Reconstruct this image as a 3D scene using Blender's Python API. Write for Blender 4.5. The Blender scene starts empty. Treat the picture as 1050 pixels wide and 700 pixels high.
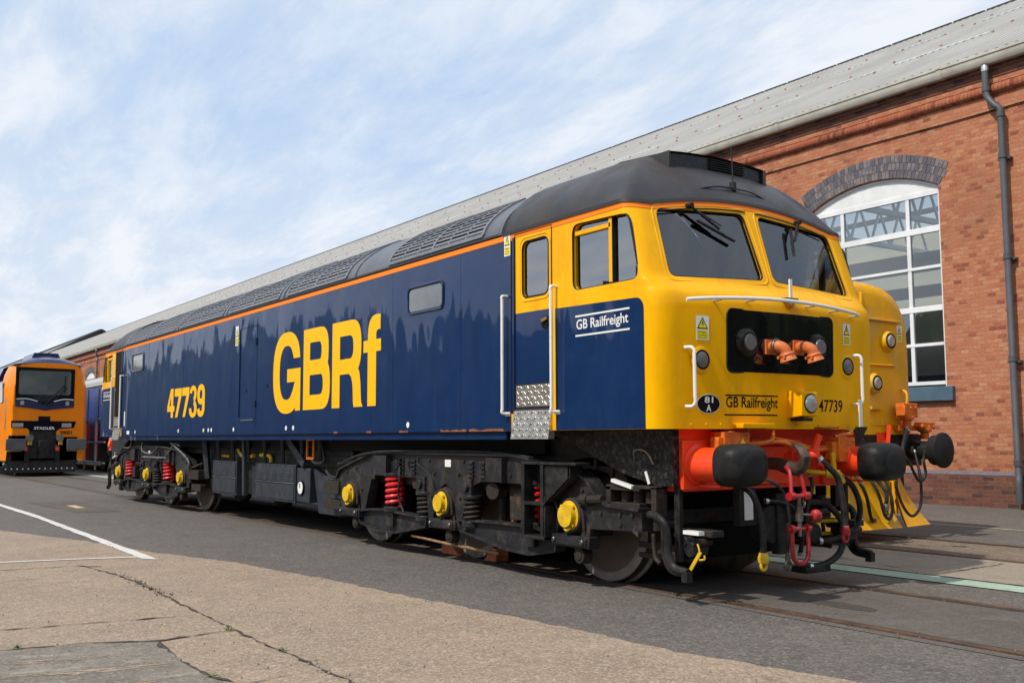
import bpy, math, random
from math import sin, cos, pi, radians, sqrt, atan2
from mathutils import Vector, Matrix
random.seed(7)
SC = bpy.context.scene
COL = SC.collection
# ------------------------------------------------------------------ camera
cam_d = bpy.data.cameras.new('camera'); cam = bpy.data.objects.new('camera', cam_d); COL.objects.link(cam)
cam.location = (15.005, -6.719, 1.273)
cam.rotation_mode = 'XYZ'
YAW, PITCH, ROLL = 0.96893, 0.09441, -0.00363
cam.matrix_world = Matrix.Translation(cam.location) @ Matrix.Rotation(YAW, 4, 'Z') @ Matrix.Rotation(pi/2+PITCH, 4, 'X') @ Matrix.Rotation(ROLL, 4, 'Z')
cam_d.lens = 35.84; cam_d.sensor_width = 36; cam_d.clip_start = 0.1; cam_d.clip_end = 3000
SC.camera = cam
SC.render.resolution_x = 1024; SC.render.resolution_y = 682
# ------------------------------------------------------------------ sun, sky, exposure
SUN_EL, SUN_AZ = 52.0, 3.0           # azimuth in degrees from -Y, towards +X positive
sdir = Vector((sin(radians(SUN_AZ))*cos(radians(SUN_EL)), -cos(radians(SUN_AZ))*cos(radians(SUN_EL)), sin(radians(SUN_EL))))
sun_d = bpy.data.lights.new('sun', 'SUN'); sun = bpy.data.objects.new('sun', sun_d); COL.objects.link(sun)
sun_d.energy = 3.6; sun_d.angle = radians(1.2); sun_d.color = (1, 0.93, 0.82)
sun.rotation_euler = sdir.to_track_quat('Z', 'Y').to_euler()
SC.view_settings.view_transform = 'Standard'; SC.view_settings.look = 'None'
SC.view_settings.exposure = 0.12; SC.view_settings.gamma = 1
W = bpy.data.worlds.new('World'); SC.world = W; W.use_nodes = True
def build_world():
    nt = W.node_tree; nt.nodes.clear(); N = nt.nodes.new; L = nt.links.new
    out = N('ShaderNodeOutputWorld'); bg = N('ShaderNodeBackground'); bg.inputs[1].default_value = 0.112
    sky = N('ShaderNodeTexSky'); sky.sky_type = 'NISHITA'; sky.sun_disc = False
    sky.sun_elevation = radians(SUN_EL); sky.sun_rotation = radians(180-SUN_AZ); sky.air_density = 1.0; sky.dust_density = 0.6; sky.ozone_density = 1.6
    tc = N('ShaderNodeTexCoord'); sep = N('ShaderNodeSeparateXYZ'); L(tc.outputs['Generated'], sep.inputs[0])
    def math_(op, a, b=None, clamp=False):
        n = N('ShaderNodeMath'); n.operation = op; n.use_clamp = clamp
        for i, v in enumerate((a, b)):
            if v is None: continue
            if isinstance(v, (int, float)): n.inputs[i].default_value = v
            else: L(v, n.inputs[i])
        return n.outputs[0]
    zz = math_('ADD', math_('MAXIMUM', sep.outputs[2], 0.0), 0.16)
    u = math_('DIVIDE', sep.outputs[0], zz); v = math_('DIVIDE', sep.outputs[1], zz)
    comb = N('ShaderNodeCombineXYZ'); L(u, comb.inputs[0]); L(v, comb.inputs[1])
    def noise(scale, detail, rough, dist, loc, rot, sc):
        m = N('ShaderNodeMapping'); m.inputs['Location'].default_value = loc; m.inputs['Rotation'].default_value = (0, 0, rot); m.inputs['Scale'].default_value = sc
        L(comb.outputs[0], m.inputs[0]); n = N('ShaderNodeTexNoise'); n.inputs['Scale'].default_value = scale; n.inputs['Detail'].default_value = detail
        n.inputs['Roughness'].default_value = rough; n.inputs['Distortion'].default_value = dist; L(m.outputs[0], n.inputs['Vector']); return n.outputs['Fac']
    a = noise(0.8, 10, 0.62, 0.25, (3.1, 1.7, 0), 0.5, (0.8, 1.2, 1))
    b = noise(3.4, 9, 0.66, 0.25, (0.3, 5.2, 0), 0.62, (0.55, 1.45, 1))
    s = math_('ADD', math_('MULTIPLY', a, 0.70), math_('MULTIPLY', b, 0.30))
    rp = N('ShaderNodeValToRGB'); rp.color_ramp.elements[0].position = 0.33; rp.color_ramp.elements[0].color = (0.30,)*3+(1,)
    rp.color_ramp.elements[1].position = 0.57; rp.color_ramp.elements[1].color = (0.95,)*3+(1,); L(s, rp.inputs[0])
    # towards the horizon cloud thickens
    hz = math_('SUBTRACT', 1.0, math_('MULTIPLY', sep.outputs[2], 4.2), True)
    m2 = math_('ADD', rp.outputs[0], math_('MULTIPLY', hz, 0.45), True)
    cc = N('ShaderNodeValToRGB'); cc.color_ramp.elements[0].position = 0.42; cc.color_ramp.elements[0].color = (6.1, 6.7, 7.6, 1)
    cc.color_ramp.elements[1].position = 0.60; cc.color_ramp.elements[1].color = (7.3, 7.6, 8.1, 1); L(b, cc.inputs[0])
    base = N('ShaderNodeMix'); base.data_type = 'RGBA'; base.inputs[0].default_value = 0.72
    L(sky.outputs[0], base.inputs[6]); base.inputs[7].default_value = (3.5, 5.5, 8.3, 1)
    mx = N('ShaderNodeMix'); mx.data_type = 'RGBA'; L(m2, mx.inputs[0]); L(base.outputs[2], mx.inputs[6]); L(cc.outputs[0], mx.inputs[7])
    L(mx.outputs[2], bg.inputs[0]); L(bg.outputs[0], out.inputs[0])
build_world()

# ------------------------------------------------------------------ materials
MATS = {}
def mat(name, color, rough=0.5, metal=0.0, coat=0.0, spec=0.5, noise=None, bump=None, color2=None, dirt=None, ramp=(0.4, 0.6), emit=None, coatrough=0.03):
    """noise=(scale, detail): mixes color and color2; bump=(scale, strength, distance); dirt=(color, amount, scale)"""
    m = bpy.data.materials.new(name); m.use_nodes = True; nt = m.node_tree; N = nt.nodes.new; L = nt.links.new
    p = nt.nodes['Principled BSDF']; p.inputs['Base Color'].default_value = (*color, 1); p.inputs['Roughness'].default_value = rough
    p.inputs['Metallic'].default_value = metal; p.inputs['Coat Weight'].default_value = coat; p.inputs['Coat Roughness'].default_value = coatrough
    p.inputs['Specular IOR Level'].default_value = spec
    tc = N('ShaderNodeTexCoord')
    col = None
    def nz(scale, detail=6, rough_=0.6, stretch=(1, 1, 1)):
        mp = N('ShaderNodeMapping'); mp.inputs['Scale'].default_value = stretch; L(tc.outputs['Object'], mp.inputs[0])
        n = N('ShaderNodeTexNoise'); n.inputs['Scale'].default_value = scale; n.inputs['Detail'].default_value = detail; n.inputs['Roughness'].default_value = rough_
        L(mp.outputs[0], n.inputs['Vector']); return n.outputs['Fac']
    def rampn(fac, a, b):
        r = N('ShaderNodeValToRGB'); r.color_ramp.elements[0].position = a; r.color_ramp.elements[1].position = b; L(fac, r.inputs[0]); return r.outputs[0]
    def mix(fac, c1, c2):
        x = N('ShaderNodeMix'); x.data_type = 'RGBA'
        L(fac, x.inputs[0])
        for i, c in ((6, c1), (7, c2)):
            if isinstance(c, tuple): x.inputs[i].default_value = (*c, 1)
            else: L(c, x.inputs[i])
        return x.outputs[2]
    if noise:
        col = mix(rampn(nz(*noise), *ramp), color, color2 or tuple(c*0.7 for c in color))
    if dirt:
        dc, amt, sc = dirt[:3]; st = dirt[3] if len(dirt) > 3 else (1, 1, 1)
        f = rampn(nz(sc, 8, 0.7, st), 0.5, 0.75)
        mm = N('ShaderNodeMath'); mm.operation = 'MULTIPLY'; L(f, mm.inputs[0]); mm.inputs[1].default_value = amt
        col = mix(mm.outputs[0], col if col else color, dc)
        rr = N('ShaderNodeMath'); rr.operation = 'ADD'; rr.use_clamp = True; L(mm.outputs[0], rr.inputs[0]); rr.inputs[1].default_value = rough
        L(rr.outputs[0], p.inputs['Roughness'])
    if col: L(col, p.inputs['Base Color'])
    if bump:
        b = N('ShaderNodeBump'); b.inputs['Strength'].default_value = bump[1]; b.inputs['Distance'].default_value = bump[2]
        L(nz(bump[0], bump[4] if len(bump) > 4 else 5, 0.6, bump[3] if len(bump) > 3 else (1, 1, 1)), b.inputs['Height']); L(b.outputs[0], p.inputs['Normal'])
        if coat: L(b.outputs[0], p.inputs['Coat Normal'])
    if emit:
        p.inputs['Emission Color'].default_value = (*emit[0], 1); p.inputs['Emission Strength'].default_value = emit[1]
    MATS[name] = m; return m
mat('navy', (0.003, 0.021, 0.084), 0.40, coat=0.72, spec=0.1, bump=(1.0, 0.5, 0.05, (1, 1, 0.55), 2.0), noise=(3, 5), color2=(0.004, 0.025, 0.096), dirt=((0.05, 0.08, 0.14), 0.15, 5, (1, 1, 0.25)), coatrough=0.03)
mat('navy_far', (0.008, 0.018, 0.08), 0.3, coat=0.6)
mat('bright_blue', (0.012, 0.035, 0.22), 0.35, coat=0.4, bump=(4, .3, .02), noise=(2, 4), color2=(.02, .05, .28))
mat('roofgrey', (0.085, 0.093, 0.114), 0.42, spec=0.5, noise=(2.5, 6), color2=(0.108, 0.117, 0.138), bump=(1.5, 0.2, 0.02))
mat('domegrey', (0.026, 0.026, 0.031), 0.42, spec=0.35, noise=(3, 6), color2=(0.042, 0.039, 0.040), bump=(1.8, 0.25, 0.02), dirt=((0.085, 0.062, 0.048), 0.45, 1.6))
mat('wheeldisc', (0.13, 0.105, 0.085), 0.55, metal=0.2, noise=(4, 7), color2=(0.10, 0.082, 0.066), dirt=((0.22, 0.14, 0.09), 0.5, 6))
mat('slot_shade', (0.003, 0.003, 0.003), 1.0, spec=0.0)
mat('slatgrey', (0.17, 0.18, 0.205), 0.5, noise=(9, 4), color2=(0.14, 0.15, 0.172))
mat('yellow', (0.95, 0.475, 0.000), 0.42, coat=0.16, spec=0.10, noise=(1.8, 7), color2=(0.86, 0.415, 0.000), bump=(1.1, 0.22, 0.02), dirt=((0.48, 0.21, 0.01), 0.45, 2.6, (1.3, 1.3, 0.35)), coatrough=0.10)
mat('yellow2', (0.88, 0.43, 0.001), 0.35, spec=.2, coat=0.4, noise=(2.0, 7), color2=(0.70, 0.34, 0.01), bump=(2, 0.35, 0.025), dirt=((0.62, 0.5, 0.22), 0.5, 2.0))
mat('letter_yellow', (0.93, 0.50, 0.000), 0.4, spec=.15, coat=0.2, bump=(0.9, 0.3, 0.02))
mat('orange', (0.90, 0.25, 0.003), 0.4, spec=.2, coat=0.3, noise=(2, 4), color2=(0.84, 0.225, 0.003))
mat('stripe', (0.95, 0.24, 0.02), 0.5, spec=.15)
mat('red', (0.95, 0.065, 0.010), 0.4, coat=0.2, noise=(5, 5), color2=(0.88, 0.05, 0.008), dirt=((0.20, 0.02, 0.01), 0.4, 6))
mat('springred', (0.75, 0.02, 0.025), 0.35, coat=0.4, dirt=((0.12, 0.03, 0.03), 0.4, 18))
mat('jumper', (0.78, 0.19, 0.012), 0.45, noise=(9, 5), color2=(0.60, 0.12, 0.012), dirt=((0.14, 0.05, 0.02), 0.55, 14))
mat('hornorange', (0.62, 0.19, 0.06), 0.5, noise=(6, 5), color2=(0.62, 0.15, 0.03), dirt=((0.15, 0.06, 0.03), 0.5, 16))
mat('black', (0.011, 0.011, 0.012), 0.45, spec=0.22, noise=(8, 6), color2=(0.028, 0.027, 0.027), dirt=((0.09, 0.075, 0.06), 0.35, 9))
mat('glossblack', (0.006, 0.006, 0.008), 0.30, spec=.25, coat=0.15, bump=(7, 0.3, 0.01), dirt=((0.2, 0.2, 0.19), 0.5, 26))
mat('rubber', (0.007, 0.007, 0.007), 0.5, spec=0.2, noise=(5, 5), color2=(0.02, 0.02, 0.02), bump=(5, 0.3, 0.02))
mat('rubberface', (0.022, 0.023, 0.025), 0.6, spec=0.2, noise=(7, 5), color2=(0.016, 0.017, 0.018))
mat('bogie', (0.021, 0.023, 0.029), 0.42, spec=0.3, noise=(6, 7), color2=(0.015, 0.015, 0.016), dirt=((0.13, 0.095, 0.065), 0.55, 7), bump=(14, 0.35, 0.01))
mat('bogiedirt', (0.036, 0.029, 0.024), 0.6, spec=.25, noise=(8, 7), color2=(0.014, 0.013, 0.013), dirt=((0.17, 0.11, 0.07), 0.6, 8), bump=(12, 0.4, 0.012))
mat('bluegrey', (0.024, 0.031, 0.045), 0.5, noise=(6, 6), color2=(0.018, 0.022, 0.030), dirt=((0.10, 0.09, 0.08), 0.4, 9, (1, 1, .4)), bump=(10, 0.3, 0.008))
mat('steel', (0.28, 0.27, 0.26), 0.38, metal=0.9, noise=(6, 5), color2=(0.17, 0.15, 0.13))
mat('wheelsteel', (0.32, 0.30, 0.28), 0.5, metal=0.35, noise=(4, 6), color2=(0.20, 0.18, 0.155), dirt=((0.20, 0.13, 0.08), 0.5, 5))
mat('rail', (0.13, 0.075, 0.045), 0.55, metal=0.3, noise=(3, 8), color2=(0.07, 0.045, 0.032), dirt=((0.26, 0.16, 0.10), 0.5, 4))
mat('rust', (0.28, 0.10, 0.035), 0.8, noise=(14, 6), color2=(0.16, 0.055, 0.02))
mat('capyellow', (0.80, 0.52, 0.004), 0.45, noise=(9, 5), color2=(0.66, 0.40, 0.01), dirt=((0.14, 0.10, 0.03), 0.5, 14))
mat('white', (0.80, 0.80, 0.78), 0.35, coat=0.3, dirt=((0.35, 0.33, 0.30), 0.4, 9))
mat('signwhite', (0.82, 0.82, 0.78), 0.4)
mat('signyellow', (0.85, 0.72, 0.02), 0.4)
mat('signblack', (0.008, 0.008, 0.008), 0.6, spec=0.1)
mat('upvc', (0.80, 0.81, 0.82), 0.3, noise=(2, 5), color2=(0.70, 0.72, 0.73))
mat('chequer', (0.62, 0.60, 0.56), 0.34, metal=0.85, noise=(12, 5), color2=(0.42, 0.40, 0.36))
mat('signgrey', (0.35, 0.35, 0.34), 0.5)
mat('shadeglass', (0.085, 0.10, 0.11), 0.1, coat=1.0, noise=(1.1, 5), color2=(0.14, 0.155, 0.155), bump=(1.0, .15, .02))
mat('lens', (0.45, 0.47, 0.46), 0.12, metal=0.55, bump=(60, 0.5, 0.01), coat=1)
mat('lensdark', (0.12, 0.13, 0.13), 0.15, metal=0.4, bump=(70, 0.6, 0.01), coat=1)
mat('headcode', (0.006, 0.006, 0.008), 0.06, coat=1.0, bump=(1.2, .2, .02))
mat('interior', (0.17, 0.19, 0.21), 0.7)
mat('seat', (0.05, 0.055, 0.065), 0.8)
mat('curtain', (0.30, 0.33, 0.36), 0.8, noise=(6, 4, 0.5, (1, 1, .1)), color2=(0.42, 0.45, 0.47))
mat('lamp_red', (0.85, 0.03, 0.01), 0.3, coat=1)
mat('hose', (0.010, 0.010, 0.011), 0.42, spec=.35, noise=(12, 4), color2=(0.03, 0.03, 0.03))
mat('hookbronze', (0.14, 0.105, 0.08), 0.45, metal=0.6, noise=(8, 5), color2=(0.07, 0.055, 0.045))
mat('crimson', (0.42, 0.012, 0.018), 0.4, coat=0.4, noise=(9, 5), color2=(0.30, 0.01, 0.014))
mat('pipegrey', (0.085, 0.095, 0.11), 0.4, coat=0.2, noise=(3, 5), color2=(0.06, 0.066, 0.078), dirt=((.14, .11, .08), .4, 6))
mat('silver', (0.55, 0.56, 0.56), 0.35, metal=0.8)
mat('sillblue', (0.075, 0.13, 0.18), 0.5, noise=(4, 5), color2=(0.06, 0.105, 0.15))
mat('gutter', (0.52, 0.50, 0.44), 0.55, noise=(2, 6), color2=(0.42, 0.40, 0.35), dirt=((0.25, 0.23, 0.19), 0.5, 3))
mat('roofsheet', (0.37, 0.365, 0.35), 0.75, noise=(0.6, 8), color2=(0.32, 0.315, 0.30), dirt=((0.24, 0.23, 0.21), 0.35, 0.8, (1, .25, .25)))
mat('skylight', (0.40, 0.46, 0.50), 0.5, noise=(1.2, 6), color2=(0.31, 0.35, 0.37))
mat('bolt', (0.34, 0.13, 0.11), 0.6)
mat('slatebluegrey', (0.13, 0.155, 0.17), 0.7, noise=(.3, 5), color2=(0.17, 0.19, 0.20))
mat('darkedge', (0.03, 0.03, 0.032), 0.6)
mat('wood', (0.62, 0.20, 0.08), 0.7, noise=(12, 5), color2=(0.42, 0.12, 0.05))
mat('rodmat', (0.32, 0.19, 0.09), 0.6, noise=(14, 4), color2=(0.18, 0.10, 0.05))
mat('darkorange', (0.5, 0.10, 0.01), 0.4)
mat('weed', (0.10, 0.17, 0.03), 0.7, noise=(30, 3), color2=(0.16, 0.20, 0.04))
mat('leafwall', (0.035, 0.055, 0.022), 0.9, noise=(0.5, 6), color2=(0.06, 0.08, 0.035))
mat('railing', (0.55, 0.58, 0.62), 0.4)
mat('tanmark', (0.50, 0.38, 0.20), 0.8)

def glass_mat(name, tint, refl):
    m = bpy.data.materials.new(name); m.use_nodes = True; nt = m.node_tree; nt.nodes.clear(); N = nt.nodes.new; L = nt.links.new
    o = N('ShaderNodeOutputMaterial'); t = N('ShaderNodeBsdfTransparent'); t.inputs[0].default_value = (*tint, 1)
    g = N('ShaderNodeBsdfGlossy'); g.inputs['Roughness'].default_value = 0.01; g.inputs[0].default_value = (0.95, 0.97, 1, 1)
    f = N('ShaderNodeFresnel'); f.inputs[0].default_value = 1.55
    a = N('ShaderNodeMath'); a.operation = 'MULTIPLY_ADD'; L(f.outputs[0], a.inputs[0]); a.inputs[1].default_value = 1.0; a.inputs[2].default_value = refl; a.use_clamp = True
    mx = N('ShaderNodeMixShader'); L(a.outputs[0], mx.inputs[0]); L(t.outputs[0], mx.inputs[1]); L(g.outputs[0], mx.inputs[2]); L(mx.outputs[0], o.inputs[0])
    MATS[name] = m; return m
glass_mat('windscreen_glass', (0.50, 0.64, 0.82), 0.06)
glass_mat('side_glass', (0.62, 0.68, 0.70), 0.26)
glass_mat('building_glass', (0.70, 0.74, 0.74), 0.07)

def ground_mat(name, c1, c2, speck, big=0.45, rough=0.85, stain=(0.5, 0.5, 0.5), stain_amt=0.4, bumpd=0.006, specs=70, speckamt=0.5, streak=False):
    m = bpy.data.materials.new(name); m.use_nodes = True; nt = m.node_tree; N = nt.nodes.new; L = nt.links.new; p = nt.nodes['Principled BSDF']
    tc = N('ShaderNodeTexCoord')
    def nz(scale, det=8, ro=0.6, st=(1, 1, 1), dist=0):
        mp = N('ShaderNodeMapping'); mp.inputs['Scale'].default_value = st; L(tc.outputs['Object'], mp.inputs[0])
        n = N('ShaderNodeTexNoise'); n.inputs['Scale'].default_value = scale; n.inputs['Detail'].default_value = det; n.inputs['Roughness'].default_value = ro; n.inputs['Distortion'].default_value = dist
        L(mp.outputs[0], n.inputs['Vector']); return n.outputs['Fac']
    def ramp(f, a, b):
        r = N('ShaderNodeValToRGB'); r.color_ramp.elements[0].position = a; r.color_ramp.elements[1].position = b; L(f, r.inputs[0]); return r.outputs[0]
    def mix(f, a, b, k=1.0):
        if k != 1.0:
            q = N('ShaderNodeMath'); q.operation = 'MULTIPLY'; L(f, q.inputs[0]); q.inputs[1].default_value = k; f = q.outputs[0]
        x = N('ShaderNodeMix'); x.data_type = 'RGBA'; L(f, x.inputs[0])
        for i, c in ((6, a), (7, b)):
            if isinstance(c, tuple): x.inputs[i].default_value = (*c, 1)
            else: L(c, x.inputs[i])
        return x.outputs[2]
    c = mix(ramp(nz(big, 8, 0.65), 0.35, 0.65), c1, c2)
    c = mix(ramp(nz(big*3.3, 9, 0.7, ((1.0, 0.35, 1) if name == 'concrete_old' else (0.5, 1.6, 1)) if streak else (1, 1, 1), 0.4), 0.52, 0.72), c, stain, stain_amt)
    c = mix(ramp(nz(big*6, 6, 0.75, (1, 1, 1), 0.8), 0.54, 0.68), c, tuple(v*0.62 for v in c1), 0.7)
    c = mix(ramp(nz(big*5, 7, 0.7, (1.3, .8, 1), 0.3), 0.55, 0.72), c, tuple(min(1, v*1.35) for v in c1), 0.55)
    vo = N('ShaderNodeTexVoronoi'); vo.inputs['Scale'].default_value = specs; L(tc.outputs['Object'], vo.inputs['Vector'])
    sx = N('ShaderNodeSeparateColor'); L(vo.outputs['Color'], sx.inputs[0])
    c = mix(ramp(sx.outputs[0], 0.55, 1.0), c, speck, speckamt)
    c = mix(ramp(sx.outputs[1], 0.72, 1.0), c, tuple(v*0.4 for v in c1), speckamt)
    vo2 = N('ShaderNodeTexVoronoi'); vo2.inputs['Scale'].default_value = specs*0.28; L(tc.outputs['Object'], vo2.inputs['Vector'])
    s2 = N('ShaderNodeSeparateColor'); L(vo2.outputs['Color'], s2.inputs[0])
    c = mix(ramp(s2.outputs[0], 0.8, 1.0), c, tuple(v*0.55 for v in c1), speckamt*0.5)
    L(c, p.inputs['Base Color']); p.inputs['Roughness'].default_value = rough; p.inputs['Specular IOR Level'].default_value = 0.3
    b = N('ShaderNodeBump'); b.inputs['Strength'].default_value = 0.8; b.inputs['Distance'].default_value = bumpd
    ad = N('ShaderNodeMath'); ad.operation = 'ADD'; L(nz(specs*0.5, 4, 0.7), ad.inputs[0]); L(nz(specs*0.05, 6, 0.7), ad.inputs[1])
    L(ad.outputs[0], b.inputs['Height']); L(b.outputs[0], p.inputs['Normal'])
    MATS[name] = m
ground_mat('asphalt', (0.118, 0.105, 0.094), (0.094, 0.085, 0.077), (0.21, 0.19, 0.17), stain=(0.062, 0.056, 0.050), stain_amt=0.6, specs=60, speckamt=0.65, streak=True)
ground_mat('asphalt_track', (0.112, 0.098, 0.086), (0.082, 0.073, 0.065), (0.17, 0.15, 0.13), stain=(0.05, 0.043, 0.037), stain_amt=0.6, specs=60, speckamt=0.4, streak=True)
ground_mat('concrete', (0.300, 0.225, 0.162), (0.235, 0.178, 0.132), (0.48, 0.40, 0.31), stain=(0.155, 0.122, 0.095), stain_amt=0.6, specs=75, speckamt=0.6, bumpd=0.008)
ground_mat('concrete_old', (0.150, 0.132, 0.110), (0.20, 0.172, 0.142), (0.30, 0.27, 0.235), big=1.2, stain=(0.36, 0.33, 0.28), stain_amt=0.85, specs=55, speckamt=0.5, bumpd=0.014, streak=True)
ground_mat('concrete_strip', (0.300, 0.250, 0.195), (0.22, 0.19, 0.155), (0.36, 0.31, 0.25), big=0.6, stain=(0.17, 0.14, 0.115), stain_amt=0.6, specs=55, speckamt=0.4)
ground_mat('gravel_infill', (0.18, 0.140, 0.105), (0.12, 0.096, 0.075), (0.28, 0.23, 0.18), big=0.8, stain=(0.085, 0.07, 0.055), stain_amt=0.6, specs=40, speckamt=0.6, bumpd=0.014)
ground_mat('paint_white', (0.62, 0.61, 0.58), (0.52, 0.51, 0.48), (0.7, 0.7, 0.68), big=2, stain=(0.30, 0.28, 0.25), stain_amt=0.6, specs=70, speckamt=0.3)
ground_mat('paint_green', (0.34, 0.44, 0.35), (0.28, 0.37, 0.295), (0.42, 0.50, 0.42), big=1.5, stain=(0.20, 0.24, 0.20), stain_amt=0.75, specs=45, speckamt=0.35)
ground_mat('paint_cream', (0.36, 0.35, 0.22), (0.30, 0.29, 0.19), (0.4, 0.4, 0.3), big=2, stain=(0.14, 0.13, 0.10), stain_amt=0.7, specs=60, speckamt=0.3)
ground_mat('dirt', (0.040, 0.033, 0.026), (0.060, 0.050, 0.040), (0.12, 0.10, 0.08), big=4, stain=(0.02, 0.018, 0.015), specs=90)

def brick_mat(name, c1, c2, c3, mortar, soot=0.35, axes='xz', bw=0.225, bh=0.078):
    m = bpy.data.materials.new(name); m.use_nodes = True; nt = m.node_tree; N = nt.nodes.new; L = nt.links.new; p = nt.nodes['Principled BSDF']
    tc = N('ShaderNodeTexCoord'); sp = N('ShaderNodeSeparateXYZ'); L(tc.outputs['Object'], sp.inputs[0]); cb = N('ShaderNodeCombineXYZ')
    L(sp.outputs['XYZ'.index(axes[0].upper())], cb.inputs[0]); L(sp.outputs['XYZ'.index(axes[1].upper())], cb.inputs[1])
    br = N('ShaderNodeTexBrick'); L(cb.outputs[0], br.inputs['Vector']); br.inputs['Scale'].default_value = 1.0
    br.inputs['Brick Width'].default_value = bw; br.inputs['Row Height'].default_value = bh; br.inputs['Mortar Size'].default_value = 0.006; br.inputs['Mortar Smooth'].default_value = 0.25
    br.inputs['Color1'].default_value = (0, 0, 0, 1); br.inputs['Color2'].default_value = (1, 1, 1, 1); br.inputs['Mortar'].default_value = (0.5, 0.5, 0.5, 1); br.offset = 0.5
    r = N('ShaderNodeValToRGB'); e = r.color_ramp.elements; e[0].position = 0; e[0].color = (*c3, 1); e[1].position = 1; e[1].color = (*c2, 1)
    x = e.new(0.16); x.color = (*c1, 1); x = e.new(0.75); x.color = (*tuple((a+b)/2 for a, b in zip(c1, c2)), 1); L(br.outputs['Color'], r.inputs[0])
    n = N('ShaderNodeTexNoise'); n.inputs['Scale'].default_value = 0.7; n.inputs['Detail'].default_value = 9; n.inputs['Roughness'].default_value = 0.68; L(tc.outputs['Object'], n.inputs['Vector'])
    n2 = N('ShaderNodeTexNoise'); n2.inputs['Scale'].default_value = 22; n2.inputs['Detail'].default_value = 5; L(tc.outputs['Object'], n2.inputs['Vector'])
    rr = N('ShaderNodeValToRGB'); rr.color_ramp.elements[0].position = 0.48; rr.color_ramp.elements[1].position = 0.75; L(n.outputs[0], rr.inputs[0])
    q = N('ShaderNodeMath'); q.operation = 'MULTIPLY'; L(rr.outputs[0], q.inputs[0]); q.inputs[1].default_value = soot
    a = N('ShaderNodeMix'); a.data_type = 'RGBA'; L(q.outputs[0], a.inputs[0]); L(r.outputs[0], a.inputs[6]); a.inputs[7].default_value = (*tuple(v*0.35 for v in c1), 1)
    h = N('ShaderNodeMix'); h.data_type = 'RGBA'; h.blend_type = 'MULTIPLY'; h.inputs[0].default_value = 0.35; L(a.outputs[2], h.inputs[6]); L(n2.outputs[0], h.inputs[7])
    b = N('ShaderNodeMix'); b.data_type = 'RGBA'; L(br.outputs['Fac'], b.inputs[0]); L(h.outputs[2], b.inputs[6]); b.inputs[7].default_value = (*mortar, 1)
    L(b.outputs[2], p.inputs['Base Color']); p.inputs['Roughness'].default_value = 0.85; p.inputs['Specular IOR Level'].default_value = 0.25
    bp = N('ShaderNodeBump'); bp.inputs['Strength'].default_value = 0.9; bp.inputs['Distance'].default_value = 0.012
    s = N('ShaderNodeMath'); s.operation = 'MULTIPLY_ADD'; L(br.outputs['Fac'], s.inputs[0]); s.inputs[1].default_value = -1.0; L(n2.outputs[0], s.inputs[2])
    L(s.outputs[0], bp.inputs['Height']); L(bp.outputs[0], p.inputs['Normal'])
    MATS[name] = m
brick_mat('brick', (0.53, 0.180, 0.092), (0.62, 0.285, 0.155), (0.32, 0.095, 0.06), (0.36, 0.215, 0.14), soot=0.5, bw=0.165)
brick_mat('brick_dark', (0.17, 0.062, 0.045), (0.27, 0.115, 0.075), (0.065, 0.045, 0.045), (0.15, 0.125, 0.10), soot=0.5)
brick_mat('brick_roll', (0.40, 0.10, 0.045), (0.48, 0.17, 0.085), (0.20, 0.06, 0.04), (0.16, 0.10, 0.07), soot=0.6, bw=0.075, bh=0.20)
mat('bluebrick', (0.13, 0.115, 0.13), 0.6, noise=(7, 4), color2=(0.20, 0.17, 0.17), ramp=(0.45, 0.55), bump=(25, .3, .01))
mat('bluebrick2', (0.085, 0.08, 0.10), 0.6, noise=(8, 4), color2=(0.12, 0.105, 0.12), bump=(25, .3, .01))

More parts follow.
